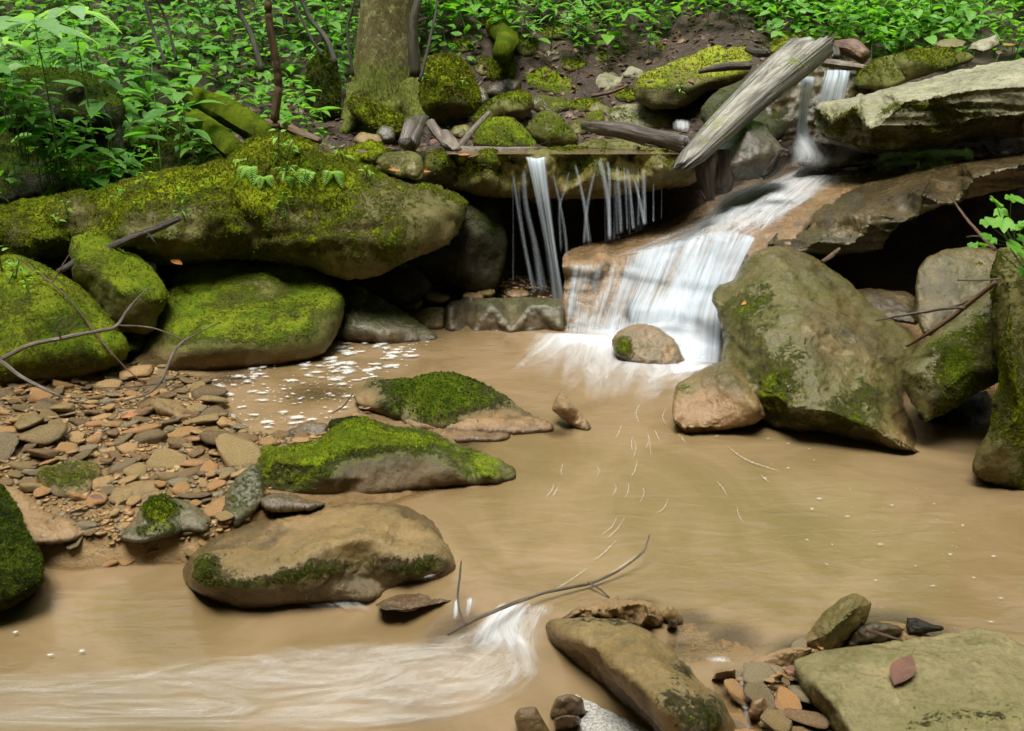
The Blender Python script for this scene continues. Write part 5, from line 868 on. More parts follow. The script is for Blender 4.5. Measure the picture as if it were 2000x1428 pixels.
CF = empty('waterfall'); setp(CF, 'broad white main cascade pouring over the orange brown slab into the pool', 'waterfall')
slope = [[(1540, 334), (1590, 318), (1650, 310), (1725, 303)], [(1435, 380), (1500, 372), (1580, 358), (1670, 345)], [(1355, 420), (1435, 418), (1520, 408), (1605, 390)], [(1250, 462), (1350, 460), (1450, 450), (1545, 432)], [(1150, 510), (1280, 488), (1400, 476), (1505, 478)]]
flow('slope_water', slope, 'slide', lambda u, v: edge(u, .2) * (.66 + .22 * np.exp(-((u - .25) / .2) ** 2 - ((v - .45) / .2) ** 2) - .3 * ss(.55, .9, u) * ss(.4, 1, v)) * ss(0, .05, v), 60, 60, TR, .015, CF, water=False)
flow('slope_water', [[(1530, 340), (1600, 325), (1680, 312)], [(1440, 395), (1530, 385), (1620, 360)], [(1400, 430), (1480, 425), (1570, 405)], [(1380, 470), (1460, 470), (1540, 450)]], 'churn', lambda u, v: edge(u, .35) * .56 * ss(0, .15, v) * ss(1.05, .7, v), 40, 40, TR, .03, CF, water=False, uvs=(1.2, 1.5))
flow('slope_water', [[(1480, 345), (1560, 330), (1640, 318)], [(1395, 375), (1440, 395), (1500, 390)], [(1355, 420), (1400, 440), (1450, 430)], [(1330, 455), (1390, 470), (1450, 470)]], 'churn', lambda u, v: edge(u, .3) * .6 * ss(0, .2, v), 30, 40, TR, .03, CF, water=False, uvs=(.6, 1))
front = [[(1108, 514), (1160, 512), (1210, 500), (1255, 484), (1310, 468), (1365, 452), (1425, 442), (1492, 462)], [(1105, 560), (1150, 562), (1196, 560), (1234, 550), (1280, 545), (1332, 535), (1390, 525), (1455, 528)],
         [(1101, 610), (1140, 615), (1178, 615), (1212, 615), (1250, 612), (1300, 612), (1360, 610), (1425, 606)], [(1098, 655), (1132, 660), (1168, 664), (1202, 668), (1242, 676), (1292, 688), (1350, 704), (1416, 710)]]
flow('falling_water', front, 'silk', lambda u, v: edge(u, .04) * (.50 + .16 * ss(.3, .6, u) + .30 * fbm(np.stack([u * 6, v * 3.5 + u * 3, v * 0], 1), 3, 6) + .14 * v - .14 * np.exp(-((u - .3) / .08) ** 2) * ss(1, .4, v)) * ss(0, .05, v), 90, 50, TR, .03, CF, uvs=(1.6, 1))
flow('falling_water', [[(x + 6, y + 4) for x, y in r] for r in front[:3]] + [[(x, y - 4) for x, y in front[3]]], 'silk', lambda u, v: edge(u, .05) * (.22 + .24 * ss(.45, .7, u) * ss(1.0, .6, u) + .12 * v + .35 * fbm(np.stack([u * 5, v * 3 + u * 2, v * 0], 1), 3, 16)) * ss(0, .12, v), 90, 50, TR, .07, CF, uvs=(1.1, .8))
flow('falling_water', [[(1340, 456), (1372, 450), (1408, 452)], [(1310, 500), (1350, 500), (1396, 500)], [(1285, 560), (1330, 565), (1380, 565)], [(1250, 600), (1320, 635), (1390, 640)]], 'churn', lambda u, v: edge(u, .4) * (.62 - .15 * v) * ss(0, .2, v) * ss(1, .85, v), 40, 40, TR, .09, CF, uvs=(.8, .6))
flow('spray', [[(1090, 640), (1150, 650), (1200, 655), (1290, 675), (1350, 690), (1425, 685)], [(1070, 655), (1150, 664), (1200, 668), (1290, 694), (1350, 708), (1422, 704)], [(1050, 668), (1140, 680), (1195, 684), (1290, 716), (1350, 724), (1416, 716)]], 'churn', lambda u, v: edge(u, .2) * np.sin(np.clip(v, 0, 1) * math.pi) * .85, 60, 16, TR, .10, CF, uvs=(.25, .15))
flow('spray', [[(1085, 600), (1150, 612), (1230, 618), (1300, 600), (1360, 620), (1400, 612)], [(1080, 630), (1150, 640), (1220, 640), (1290, 630), (1350, 650), (1406, 650)], [(1060, 655), (1150, 660), (1215, 660), (1280, 655), (1350, 690), (1412, 690)], [(1050, 672), (1150, 680), (1200, 680), (1300, 700), (1345, 715), (1412, 716)]],
     'churn', lambda u, v: edge(u, .2) * np.sin(np.clip(v, 0, 1) * math.pi) ** .9 * (.55 + .3 * ss(.3, .8, u)), 60, 30, TR, .11, CF, uvs=(.25, .3))
UF = empty('waterfall'); setp(UF, 'small double upper fall between the weathered log and the thick slab', 'waterfall')
def csheet(rows, mat, dn, parent, **k): return sheet('falling_water', [[tuple(P(*p)) for p in r] for r in rows], mat, dn, parent=parent, **k)
csheet([[(1604, 134, 7.1), (1636, 134, 7.05), (1672, 137, 7.1)], [(1600, 150, 6.95), (1634, 150, 6.9), (1671, 152, 6.95)], [(1592, 180, 6.9), (1625, 184, 6.85), (1666, 190, 6.9)], [(1580, 225, 6.88), (1620, 228, 6.83), (1664, 232, 6.88)]], 'silk', lambda u, v: edge(u, .25) * .72 * ss(0, .1, v), UF, uvs=(.6, .6))
csheet([[(1562, 150, 6.95), (1578, 148, 6.9), (1598, 148, 6.95)], [(1557, 175, 6.85), (1573, 175, 6.8), (1592, 178, 6.85)], [(1553, 225, 6.8), (1567, 228, 6.75), (1582, 230, 6.8)], [(1548, 276, 6.75), (1566, 282, 6.7), (1592, 286, 6.75)]], 'silk', lambda u, v: edge(u, .3) * (.95 - .15 * np.sin(v * 3.1)) * ss(0, .04, v), UF, uvs=(.5, .7))
TR2 = bvh(find('dark wet stone washed') + [casc])
flow('splash', [[(1536, 262, 6.6), (1570, 256, 6.6), (1620, 268, 6.5), (1690, 292, 6.4)], [(1530, 285, 6.4), (1580, 280, 6.35), (1640, 288, 6.3), (1720, 302, 6.3)], [(1522, 310, 6.2), (1590, 306, 6.15), (1640, 310, 6.15), (1710, 314, 6.2)], [(1505, 345, 6.0), (1570, 335, 6.05), (1620, 330, 6.1), (1680, 322, 6.15)]], 'churn', lambda u, v: edge(u, .3) * (.85 * np.sin(np.clip(v * .85 + .1, 0, 1) * math.pi) - .45 * np.exp(-((u - .5) / .16) ** 2 - ((v - .45) / .25) ** 2)), 40, 30, None, .03, UF, water=False, uvs=(.4, .4))
SB = setp(csheet([[(1306, 232, 6.75), (1330, 228, 6.7), (1364, 232, 6.75)], [(1304, 245, 6.6), (1332, 242, 6.55), (1364, 246, 6.6)], [(1306, 262, 6.5), (1330, 264, 6.45), (1362, 268, 6.5)]], 'churn', lambda u, v: edge(u, .5) * .75 * ss(0, .45, v) * ss(1, .6, v), None, uvs=(.3, .3)), 'small white burst of water behind the dark wet log', 'waterfall'); SB.name = 'waterfall'
# pool: churn, streaks and foam lie on the water
setp(flow('water', [[(1020, 650), (1110, 652), (1200, 664), (1300, 690), (1400, 712)], [(990, 668), (1075, 684), (1170, 710), (1275, 735), (1385, 742)], [(930, 688), (1020, 730), (1130, 765), (1250, 785), (1350, 775)], [(850, 705), (950, 765), (1070, 830), (1220, 860), (1330, 835)]], 'churn',
     lambda u, v: edge(u, .22) * np.clip(1.0 - 1.08 * v, 0, 1) * ss(-.08, .06, v) * .92, 70, 50, None, 0, None, uvs=(1, 1), lift=.003), kind='structure')
setp(flow('water', [[(1290, 705), (1350, 712), (1410, 700)], [(1290, 722), (1350, 722), (1408, 712)], [(1300, 745), (1345, 735), (1390, 722)]], 'churn', lambda u, v: edge(u, .3) * .9 * np.sin(v * 3.1), 20, 16, None, 0, None, uvs=(.3, .3), lift=.006), kind='structure')
setp(flow('water', [[(968, 1178), (1010, 1176), (1055, 1172), (1110, 1168)], [(905, 1225), (960, 1228), (1020, 1235), (1075, 1245)], [(800, 1235), (890, 1275), (980, 1310), (1080, 1345)], [(600, 1235), (700, 1300), (820, 1370), (930, 1440)], [(330, 1270), (420, 1330), (520, 1400), (600, 1460)], [(40, 1300), (110, 1345), (190, 1400), (260, 1460)], [(-250, 1300), (-200, 1340), (-160, 1400), (-120, 1460)]], 'streak',
     lambda u, v: edge(u, .25) * (.78 * ss(0, .06, v) - .28 * ss(.25, 1, v)), 70, 110, None, 0, None, uvs=(1, 3.0), lift=.004), kind='structure')
setp(flow('water', [[(975, 1180), (1010, 1178), (1060, 1176)], [(930, 1222), (975, 1225), (1030, 1232)], [(900, 1250), (970, 1265), (1060, 1290)], [(860, 1270), (950, 1300), (1060, 1345)]], 'churn', lambda u, v: edge(u, .25) * .7 * ss(0, .1, v) * ss(1, .5, v), 40, 40, None, 0, None, uvs=(.6, .8), lift=.012), kind='structure')
SPF = setp(csheet([[(862, 1168, 2.38), (900, 1165, 2.36), (946, 1150, 2.4)], [(858, 1180, 2.33), (902, 1178, 2.31), (944, 1170, 2.34)], [(852, 1200, 2.31), (900, 1205, 2.28), (935, 1195, 2.32)], [(845, 1222, 2.3), (895, 1228, 2.27), (930, 1222, 2.31)]], 'silk', lambda u, v: edge(u, .15) * (.30 + .5 * np.clip(np.sin(u * 21) * 1.2, 0, 1) * ss(.1, .4, u)) * ss(0, .3, v) * ss(1, .5, v), None, uvs=(.35, .4)), 'tiny fall spilling off the thin wet plate in the lower pool', 'waterfall'); SPF.name = 'waterfall'
setp(flow('water', [[(755, 1158), (800, 1146), (850, 1143)], [(770, 1152), (810, 1140), (860, 1138)], [(800, 1142), (840, 1132), (880, 1132)]], 'churn', lambda u, v: edge(u, .3) * .6 * np.sin(v * 3.1), 20, 12, None, 0, None, lift=.02), kind='structure')
setp(flow('water', [[(560, 1172), (640, 1166), (730, 1172)], [(560, 1182), (650, 1180), (750, 1190)], [(580, 1200), (670, 1200), (790, 1215)]], 'churn', lambda u, v: edge(u, .3) * .45 * np.sin(v * 3.1), 30, 12, None, 0, None, lift=.006), kind='structure')
setp(flow('water', [[(1362, 1304), (1400, 1300), (1440, 1303)], [(1368, 1312), (1402, 1310), (1440, 1312)], [(1380, 1322), (1410, 1318), (1440, 1320)]], 'churn', lambda u, v: edge(u, .4) * .62 * np.sin(v * 3.1), 20, 12, None, 0, None, lift=.03), kind='structure')
setp(flow('water', [[(1432, 1322), (1455, 1320), (1482, 1336)], [(1425, 1350), (1448, 1352), (1470, 1360)], [(1438, 1395), (1455, 1395), (1470, 1395)], [(1445, 1450), (1460, 1450), (1480, 1450)]], 'churn', lambda u, v: edge(u, .45) * .38, 20, 20, None, 0, None, uvs=(.4, .6), lift=.015), kind='structure')
def foam_mesh(items, name, mat, lift=.003, dome=.0):
    Vs, Fs, Ds = [], [], []; off = 0
    for (x, y, rx, ry, sk) in items:          # pixel centre, pixel radii
        Y_ = YW(x, y); c = P(x, y, Y_); kx = rx / FPX * Y_; q = P(x, y - ry, YW(x, y - ry)); ky = abs(q.y - c.y); n = 18
        a = np.linspace(0, 2 * np.pi, n, endpoint=False); j = 1 + .38 * fbm(np.stack([np.cos(a) * 1.3 + x, np.sin(a) * 1.3 + y, a * 0], 1), 3, 3)
        R1 = np.stack([c.x + np.cos(a) * kx * j + sk * np.sin(a) * ky, c.y + np.sin(a) * ky * j, np.full(n, c.z + lift)], 1) + np.array([0, 0, (len(Vs) % 97) * 3e-5]); R2 = R1 * .15 + np.array([c.x, c.y, c.z]) * .85; R2 = R1 * .8 + np.array([c.x, c.y, c.z]) * .2
        R2 = R1 * .5 + R1.mean(0) * .5; V = np.vstack([R1, R2, [R1.mean(0)]]); Ds += [0] * n + [.62] * n + [1]; k = np.arange(n); k1 = (k + 1) % n
        F = np.vstack([np.stack([k, k1, n + k1], 1), np.stack([k, n + k1, n + k], 1), np.stack([n + k, n + k1, k * 0 + 2 * n], 1)]); Vs.append(V); Fs.append(F + off); off += len(V)
    V_ = np.vstack(Vs); o = mesh_np(name, V_, np.vstack(Fs), M[mat], attrs={'dens': Ds}, uv=V_[:, :2]); return setp(o, kind='stuff')
it = []; rf = random.Random(4)
def inpoly(x, y, poly): return inside(np.array([[x, y]]), np.array(poly, float))[0]
FP = [(640, 668), (720, 672), (850, 668), (800, 720), (740, 735), (700, 770), (690, 800), (600, 835), (480, 840), (420, 800), (390, 760), (420, 735), (520, 715), (600, 700)]
while len(it) < 380:
    x, y = rf.uniform(380, 860), rf.uniform(660, 845)
    if not inpoly(x, y, FP): continue
    dn = math.exp(-((x - 700) / 130) ** 2 - ((y - 700) / 34) ** 2); big = rf.random() < .25 + .6 * dn
    r = rf.uniform(7, 21) if big else rf.uniform(1.5, 6)
    if rf.random() > .35 + dn: r *= .6
    if y < 724 - (x - 420) * .09 - 4 and x < 640: continue
    it.append((x, y, r * rf.uniform(.9, 1.5), r * rf.uniform(.18, .34), rf.uniform(-.4, .4)))
for x, y, r, q in [(30, 1238, 9, 4), (100, 1282, 14, 5), (160, 1275, 12, 5), (10, 1190, 25, 7), (40, 1165, 34, 4), (330, 1480, 3, 2)]: it.append((x, y, r, q, .2))
for x, y, r, q in [(330, 0, 0, 0)]: pass
foam_mesh(it, 'foam', 'foam')
fl = [(1540, 915, 8, 3), (1600, 975, 12, 5), (1655, 1010, 9, 4), (1742, 988, 9, 3.5), (1720, 1064, 12, 5), (1855, 1084, 8, 4), (1902, 1130, 10, 3.5), (1822, 1146, 14, 4), (1710, 1135, 8, 3), (1955, 1170, 13, 4), (1935, 1216, 12, 3.5), (1625, 1065, 5, 4), (1576, 1056, 6, 5), (1615, 1104, 5, 5), (1585, 995, 8, 4), (1495, 935, 5, 3), (1940, 1088, 9, 5), (1788, 1107, 7, 2), (1868, 1070, 4, 2), (1660, 956, 3, 2), (1880, 1028, 7, 4), (1825, 986, 6, 3), (1500, 858, 8, 2), (1400, 853, 6, 3), (1540, 868, 7, 2), (1580, 878, 6, 2), (1590, 900, 5, 2)]
it2 = [(x, y, r * .85, q * .75, rf.uniform(-.3, .5)) for x, y, r, q in fl] + [(rf.uniform(1480, 1990), rf.uniform(900, 1240), rf.uniform(1.0, 3.0), rf.uniform(.6, 1.4), .2) for _ in range(90)]
it2 = [q for q in it2 if not (q[0] > 1880 and q[1] < 990)]
foam_mesh(it2, 'foam', 'drift')
def streaks(items, name, mat, w_=.9):
    Vs, Fs = [], []; off = 0
    for pts in items:
        c = crom([(p[0], p[1], 0) for p in pts], 8)
        for k in range(8):
            ww = w_ * math.sin(math.pi * (k + .6) / 8.6); x, y = c[k, :2]; d = c[min(k + 1, 7), :2] - c[max(k - 1, 0), :2]; d = d / (np.hypot(*d) + 1e-6)
            for s_ in (-1, 1): a, b_ = x + s_ * -d[1] * ww, y + s_ * d[0] * ww; Vs.append(tuple(P(a, b_, YW(a, b_)) + Vector((0, 0, .002))))
        for k in range(7): Fs.append((off + 2 * k, off + 2 * k + 1, off + 2 * k + 3, off + 2 * k + 2))
        off += 16
    return setp(mesh_np(name, Vs, Fs, M[mat], attrs={'dens': np.full(len(Vs), .62)}, uv=np.array(Vs)[:, :2]), kind='stuff')
st = [[(1165, 908), (1170, 922), (1165, 935)], [(1200, 945), (1203, 955), (1198, 968)], [(1226, 943), (1228, 955), (1222, 972)], [(1255, 953), (1258, 965), (1250, 982)], [(1305, 975), (1298, 992), (1282, 1004)], [(1082, 945), (1078, 958), (1066, 972)], [(1092, 948), (1085, 962), (1080, 970)],
      [(1205, 1010), (1195, 1030), (1175, 1045)], [(1220, 1012), (1205, 1035), (1188, 1050)], [(1150, 1108), (1120, 1130), (1080, 1155)], [(1245, 1085), (1220, 1103), (1195, 1118)], [(1205, 1055), (1180, 1080), (1160, 1095)], [(1280, 842), (1285, 855), (1292, 868)], [(1235, 852), (1233, 870), (1236, 882)],
      [(1240, 862), (1242, 876), (1238, 895)], [(1265, 848), (1268, 860), (1262, 876)], [(1325, 848), (1335, 860), (1340, 868)], [(1270, 862), (1270, 880), (1272, 892)], [(1245, 900), (1240, 920), (1232, 932)], [(1100, 905), (1096, 920), (1098, 930)], [(1420, 872), (1460, 900), (1520, 920)], [(1400, 940), (1412, 955), (1420, 970)], [(1440, 990), (1442, 1005), (1452, 1022)], [(1485, 925), (1492, 935), (1502, 942)], [(1250, 790), (1242, 808), (1248, 826)], [(1300, 800), (1294, 815), (1300, 830)], [(1215, 830), (1210, 842), (1204, 856)]]
streaks(st, 'foam', 'drift', 1.3)
g0 = [(1112, 1372), (1140, 1338), (1160, 1345), (1210, 1385), (1270, 1420), (1330, 1470), (1120, 1470), (1130, 1410), (1150, 1390)]
fv = [tuple(G(x, y, -.062)) for x, y in g0]; fo = bpy.data.meshes.new('foam'); fo.from_pydata(fv + [(v[0], v[1], v[2] - .006) for v in fv], [], [tuple(range(9))[::-1]] + [(i, (i + 1) % 9, 9 + (i + 1) % 9, 9 + i) for i in range(9)]); fo.materials.append(M['bubbles']); fo = bpy.data.objects.new('foam', fo); COL.objects.link(fo); setp(fo, kind='stuff')
# ================================================================ plants
class LB:
    def __init__(s): s.V, s.F, s.U, s.T, s.n = [], [], [], [], 0
    def leaf(s, base, d, up, L, W, droop=.25, fold=.25, tint=.5, pt=.8):
        d = np.array(d, float); d /= np.linalg.norm(d); up = np.array(up, float); sd_ = np.cross(d, up); sd_ /= np.linalg.norm(sd_) + 1e-9; up = np.cross(sd_, d); n = 6; base = np.array(base, float)
        for i in range(n):
            t = i / (n - 1); w_ = W * .5 * math.sin(math.pi * min(1, t ** pt)) if 0 < i < n - 1 else 0.0005
            c = base + d * L * t - np.array([0, 0, 1]) * droop * L * t * t
            for q, uu in ((-1, 0), (0, .5), (1, 1)): s.V.append(c + sd_ * w_ * q + up * abs(q) * w_ * fold); s.U.append((uu, t)); s.T.append(tint)
        for i in range(n - 1):
            for q in (0, 1): a = s.n + i * 3 + q; s.F.append((a, a + 1, a + 4, a + 3))
        s.n += n * 3
    def stem(s, pts, r0, r1):
        c = crom(pts, max(4, len(pts) * 3)); m = len(c)
        for i in range(m):
            r = r0 + (r1 - r0) * i / (m - 1)
            for k in range(4): a = k * math.pi / 2; s.V.append(c[i] + np.array([math.cos(a) * r, math.sin(a) * r, 0])); s.U.append((0, 0)); s.T.append(.3)
        for i in range(m - 1):
            for k in range(4): a = s.n + i * 4 + k; b = s.n + i * 4 + (k + 1) % 4; s.F.append((a, b, b + 4, a + 4))
        s.n += m * 4
    def mesh(s, name, mat):
        me = bpy.data.meshes.new(name); me.from_pydata([tuple(v) for v in s.V], [], s.F); l = me.uv_layers.new(name='UVMap'); vi = np.empty(len(me.loops), dtype=np.int32); me.loops.foreach_get('vertex_index', vi)
        l.data.foreach_set('uv', np.array(s.U, dtype=np.float32)[vi].ravel()); a = me.attributes.new('tint', 'FLOAT', 'POINT'); a.data.foreach_set('value', np.array(s.T, dtype=np.float32)); me.polygons.foreach_set('use_smooth', [True] * len(s.F)); me.materials.append(M[mat]); return me
def unit(a, e=0.0): return np.array([math.cos(a) * math.cos(e), math.sin(a) * math.cos(e), math.sin(e)])
def herb(h, nl, L, seed, mat, whorl=False, wr=.5):
    r = random.Random(seed); st, lf = LB(), LB(); lean = np.array([r.uniform(-.25, .25), r.uniform(-.35, .1), 0]) * h
    sp = [np.zeros(3), lean * .2 + (0, 0, h * .4), lean * .6 + (0, 0, h * .75), lean + (0, 0, h)]; st.stem(sp, .0035 + h * .004, .0015); c = crom(sp, 60)
    for k in range(nl):
        t = .32 + .68 * (k / (nl - 1)) if not whorl else .93 + .07 * k / nl
        p = c[min(59, int(t * 59))]; a = k * 2.4 + r.uniform(-.4, .4) if not whorl else k * 6.283 / nl + r.uniform(-.15, .15)
        ll = L * (1.05 - .45 * t * (0 if whorl else 1)) * r.uniform(.75, 1.15); pl = ll * r.uniform(.3, .6) * (.15 if whorl else 1); q = p + unit(a, .5) * pl; st.stem([p, (p + q) / 2 + (0, 0, .01), q], .0016, .001)
        lf.leaf(q, unit(a, r.uniform(-.15, .35)), (r.uniform(-.2, .2), r.uniform(-.35, .05), 1), ll, ll * wr * r.uniform(.85, 1.15), r.uniform(.12, .5), r.uniform(.1, .3), r.random())
        if not whorl and r.random() < .6: lf.leaf(q + unit(a, .3) * .01, unit(a + r.choice((-1, 1)) * .9, .1), (0, -.2, 1), ll * .55, ll * .55 * wr, .3, .2, r.random())
    return st.mesh('stem', 'stem'), lf.mesh('foliage', mat)
BIG = [herb(.5 + .07 * (k % 5), 8 + k % 4, .25 - .016 * (k % 4), 100 + k, 'leaf', wr=.52) for k in range(10)]
SMALL = [herb(.22 + .06 * (k % 4), 10 + k % 4, .115, 200 + k, 'leafs', wr=.62) for k in range(8)]
SMALL += [herb(.16, 9, .07, 220, 'leafs', wr=.95), herb(.26, 12, .06, 221, 'leafs', wr=.9), herb(.3, 14, .16, 222, 'leaf', wr=.14), herb(.34, 8, .15, 223, 'leaf', wr=.5), herb(.22, 6, .13, 224, 'leafs', whorl=True, wr=.4)]
def plant(me, loc, sc, rz, label, name, cat, group, tilt=(0, 0)):
    o = empty(name, loc); o.scale = (sc,) * 3; o.rotation_euler = (tilt[0], tilt[1], rz); setp(o, label, cat, group)
    for n_, m in (('stem', me[0]), ('foliage', me[1])): c = bpy.data.objects.new(n_, m); COL.objects.link(c); c.parent = o
    return o
def topix(p):
    d = Vector(p) - Vector((0, 0, H)); f = d.y * CP - d.z * SP; u = d.y * SP + d.z * CP; return 1000 + FPX * d.x / f, 714 - FPX * u / f
rp = random.Random(11); pts_ = []
def scatter(n, x0, x1, Y0, Y1, ok, mind, fn, tries=60):
    c = 0
    for _ in range(n * tries):
        if c >= n: break
        pxx = rp.uniform(x0, x1); Y_ = rp.uniform(Y0, Y1); xw = (pxx - 1000) / FPX * Y_ * 1.02
        zg = float(ground_z([xw], [Y_])[0]); qx, qy = topix((xw, Y_, zg))
        if not ok(qx, qy, Y_): continue
        if any((xw - a) ** 2 + (Y_ - b) ** 2 < mind * mind for a, b in pts_[-260:]): continue
        pts_.append((xw, Y_)); fn(xw, Y_, zg); c += 1
    return c
def okl(x, y, Y):
    if y < -70: return False
    if 655 < x < 850 and Y < 8.6: return False
    if x > 360 and y > 190: return False
    if 225 < x < 450 and y > 240: return False
    if x > 850: return False
    if x < 240 and 140 < y < 235 and Y < 7.0: return rp.random() < .3
    return True
n1 = scatter(240, -120, 850, 6.6, 12.0, okl, .13, lambda x, y, z: plant(rp.choice(BIG), (x, y, z - .01), rp.uniform(.85, 1.25) * (1.0 if y < 8.5 else .8), rp.uniform(-.9, .9), 'leafy green herb in the dense thicket on the left bank', 'leafy_plant', 'plant', 'leafy herbs of the left thicket', (rp.uniform(-.05, .25), rp.uniform(-.15, .15))))
def okr(x, y, Y):
    if y > 128 or y < -50: return False
    if 1030 < x < 1300 and y > 62: return rp.random() < .4
    if x > 1300 and x < 1630 and y > 60: return False
    if 820 < x < 1030 and y > 100: return False
    return True
n2 = scatter(295, 830, 2120, 8.1, 11.6, okr, .12, lambda x, y, z: plant(rp.choice(SMALL), (x, y, z - .01), rp.uniform(.8, 1.5), rp.uniform(0, 6.28), 'small bright green plant on the upper bank behind the stream', 'small_plant', 'plant', 'small plants of the upper bank', (rp.uniform(-.05, .3), rp.uniform(-.2, .2))))
n3 = scatter(40, 0, 700, 5.9, 8.5, lambda x, y, Y: 95 < y < 380 and not (640 < x), .15, lambda x, y, z: plant(rp.choice(SMALL), (x, y, z - .01), rp.uniform(.8, 1.3), rp.uniform(0, 6.28), 'small leafy seedling low on the left bank among the mossy logs', 'seedling', 'plant', 'seedlings low on the left bank', (rp.uniform(0, .3), 0)))
n4 = scatter(26, -80, 260, 5.75, 7.2, lambda x, y, Y: 150 < y < 390, .12, lambda x, y, z: plant(rp.choice(BIG), (x, y, z - .01), rp.uniform(.5, .85), rp.uniform(-.9, .9), 'leafy green herb hanging over the dark outcrop at the far left', 'leafy_plant', 'plant', 'herbs around the dark outcrop', (rp.uniform(.1, .4), rp.uniform(-.15, .15))))
# masses nobody could count: low cover on the banks and far slope, dead leaves on the soil
def leafmass(name, n, x0, x1, y0, y1, L0, L1, mat, seed, hmax, cond=lambda x, y, z: x == x, flat=False):
    rg = np.random.default_rng(seed); x = rg.uniform(x0, x1, n * 2); y = rg.uniform(y0, y1, n * 2); z = ground_z(x, y); k = cond(x, y, z); x, y, z = x[k][:n], y[k][:n], z[k][:n]; lb = LB()
    for i in range(len(x)):
        a = rg.uniform(0, 6.28); L = rg.uniform(L0, L1); e = rg.normal(.1, .35) if not flat else rg.normal(0, .3); up = (rg.normal(0, .3), rg.normal(-.4, .3), 1) if not flat else (rg.normal(0, .4), rg.normal(-.2, .4), 1)
        lb.leaf((x[i], y[i], z[i] + (rg.random() * hmax if not flat else .01)), unit(a, e), up, L, L * rg.uniform(.45, .75), rg.uniform(.1, .5), rg.uniform(-.3, .4), rg.random())
    o = bpy.data.objects.new(name, lb.mesh(name, mat)); COL.objects.link(o); return setp(o, kind='stuff')
leafmass('ground_cover', 4500, -6, .2, 7.2, 13, .05, .13, 'leafs', 1, .35, lambda x, y, z: (fbm(np.stack([x * 1.5, y * 1.5, x * 0], 1), 2, 4) > -.25) & ((y > 8.6) | (x < -1.6)) & (x < -.35 * (y < 8.6)))
leafmass('ground_cover', 12000, .2, 8, 8.3, 13.0, .05, .12, 'leafs', 2, .34, lambda x, y, z: fbm(np.stack([x * 1.5, y * 1.5, x * 0], 1), 2, 4) > -.25 + .4 * ((y < 9.7) & (x < 1.9)) + .6 * ((y < 9.0) & (x < 2.0)))
leafmass('undergrowth', 6000, -9, 10, 12.5, 20, .25, .5, 'leaf', 3, .6)
LIT = lambda x, y, z: (z > .16) & (y > 5.7) & ((y < 11)) & ((x < 3.5))
leafmass('leaf_litter', 7000, -3.5, 4.5, 5.8, 10.5, .03, .075, 'litter', 5, 0, LIT, True)
leafmass('leaf_litter', 500, -1.7, -.2, 5.9, 7.0, .03, .06, 'redleaf', 6, 0, LIT, True)
def twiglets(name, n, x0, x1, y0, y1, mat, seed):
    rg = np.random.default_rng(seed); lb = LB()
    for _ in range(n):
        x, y = rg.uniform(x0, x1), rg.uniform(y0, y1); z = float(ground_z([x], [y])[0]); a = rg.uniform(0, 6.28); L = rg.uniform(.06, .28); d = np.array([math.cos(a), math.sin(a), rg.uniform(-.1, .3)]) * L; p = np.array([x, y, z + .02]); lb.stem([p, p + d * .5 + (0, 0, .01), p + d], .005, .002)
    o = bpy.data.objects.new(name, lb.mesh(name, mat)); COL.objects.link(o); return setp(o, kind='stuff')
twiglets('twig_litter', 420, -2.2, 2.2, 5.9, 9.0, 'browntwig', 9)
# single plants that stand out
W1 = herb(.75, 8, .26, 300, 'leafp', whorl=True, wr=.42); W2 = herb(.8, 7, .24, 301, 'leafp', whorl=True, wr=.45)
def toward(me, px_, py_, Y_, sc, label, dz=0.0, rz=0, group=None):
    top = P(px_, py_, Y_); h = max(v.co.z for v in me[0].vertices) * sc; v = [v.co for v in me[0].vertices][-1]
    return plant(me, (top.x, top.y, top.z - h), sc, rz, label, 'leafy_plant', 'plant', group)
toward(W1, 78, 40, 5.7, 1.1, 'tall plant with a whorl of large pale leaves in the top left corner'); toward(W2, 150, 10, 6.0, 1.0, 'second pale whorled plant just right of the one in the top left corner')
toward(W2, -10, 70, 5.6, .9, 'pale leafed plant cut off by the left edge near the top')
for i, (x, y, Y_, s_, l_) in enumerate([(215, 130, 6.3, 1.1, 'leafy plant with round leaves in front of the dark outcrop'), (330, 165, 6.5, 1.15, 'leafy plant with broad leaves above the green mossy mound'), (60, 215, 6.0, .9, 'leafy plant hanging over the lower shelf of the dark outcrop'), (290, 90, 6.8, 1.2, 'tall leafy plant right of the dark outcrop top'),
                                     (440, 130, 7.2, 1.1, 'leafy plant left of the brown sapling'), (600, 150, 7.0, .9, 'leafy plant between the brown sapling and the mossy trunk'), (120, 290, 5.9, .8, 'leafy plant at the foot of the dark outcrop'), (20, 330, 5.7, .8, 'leafy plant above the left end of the big boulder'), (175, 320, 5.9, .7, 'low leafy plant right behind the left part of the big boulder')]):
    toward(BIG[i], x, y, Y_, s_, l_, rz=i * .8)
for i in range(22): toward(BIG[i % 10], -20 + (i * 53) % 270, 120 + (i * 37) % 190, 5.95 - .01 * i, .75 + .04 * (i % 5), 'leafy green herb leaning out in front of the dark outcrop', rz=i * 1.1, group='herbs leaning before the dark outcrop')
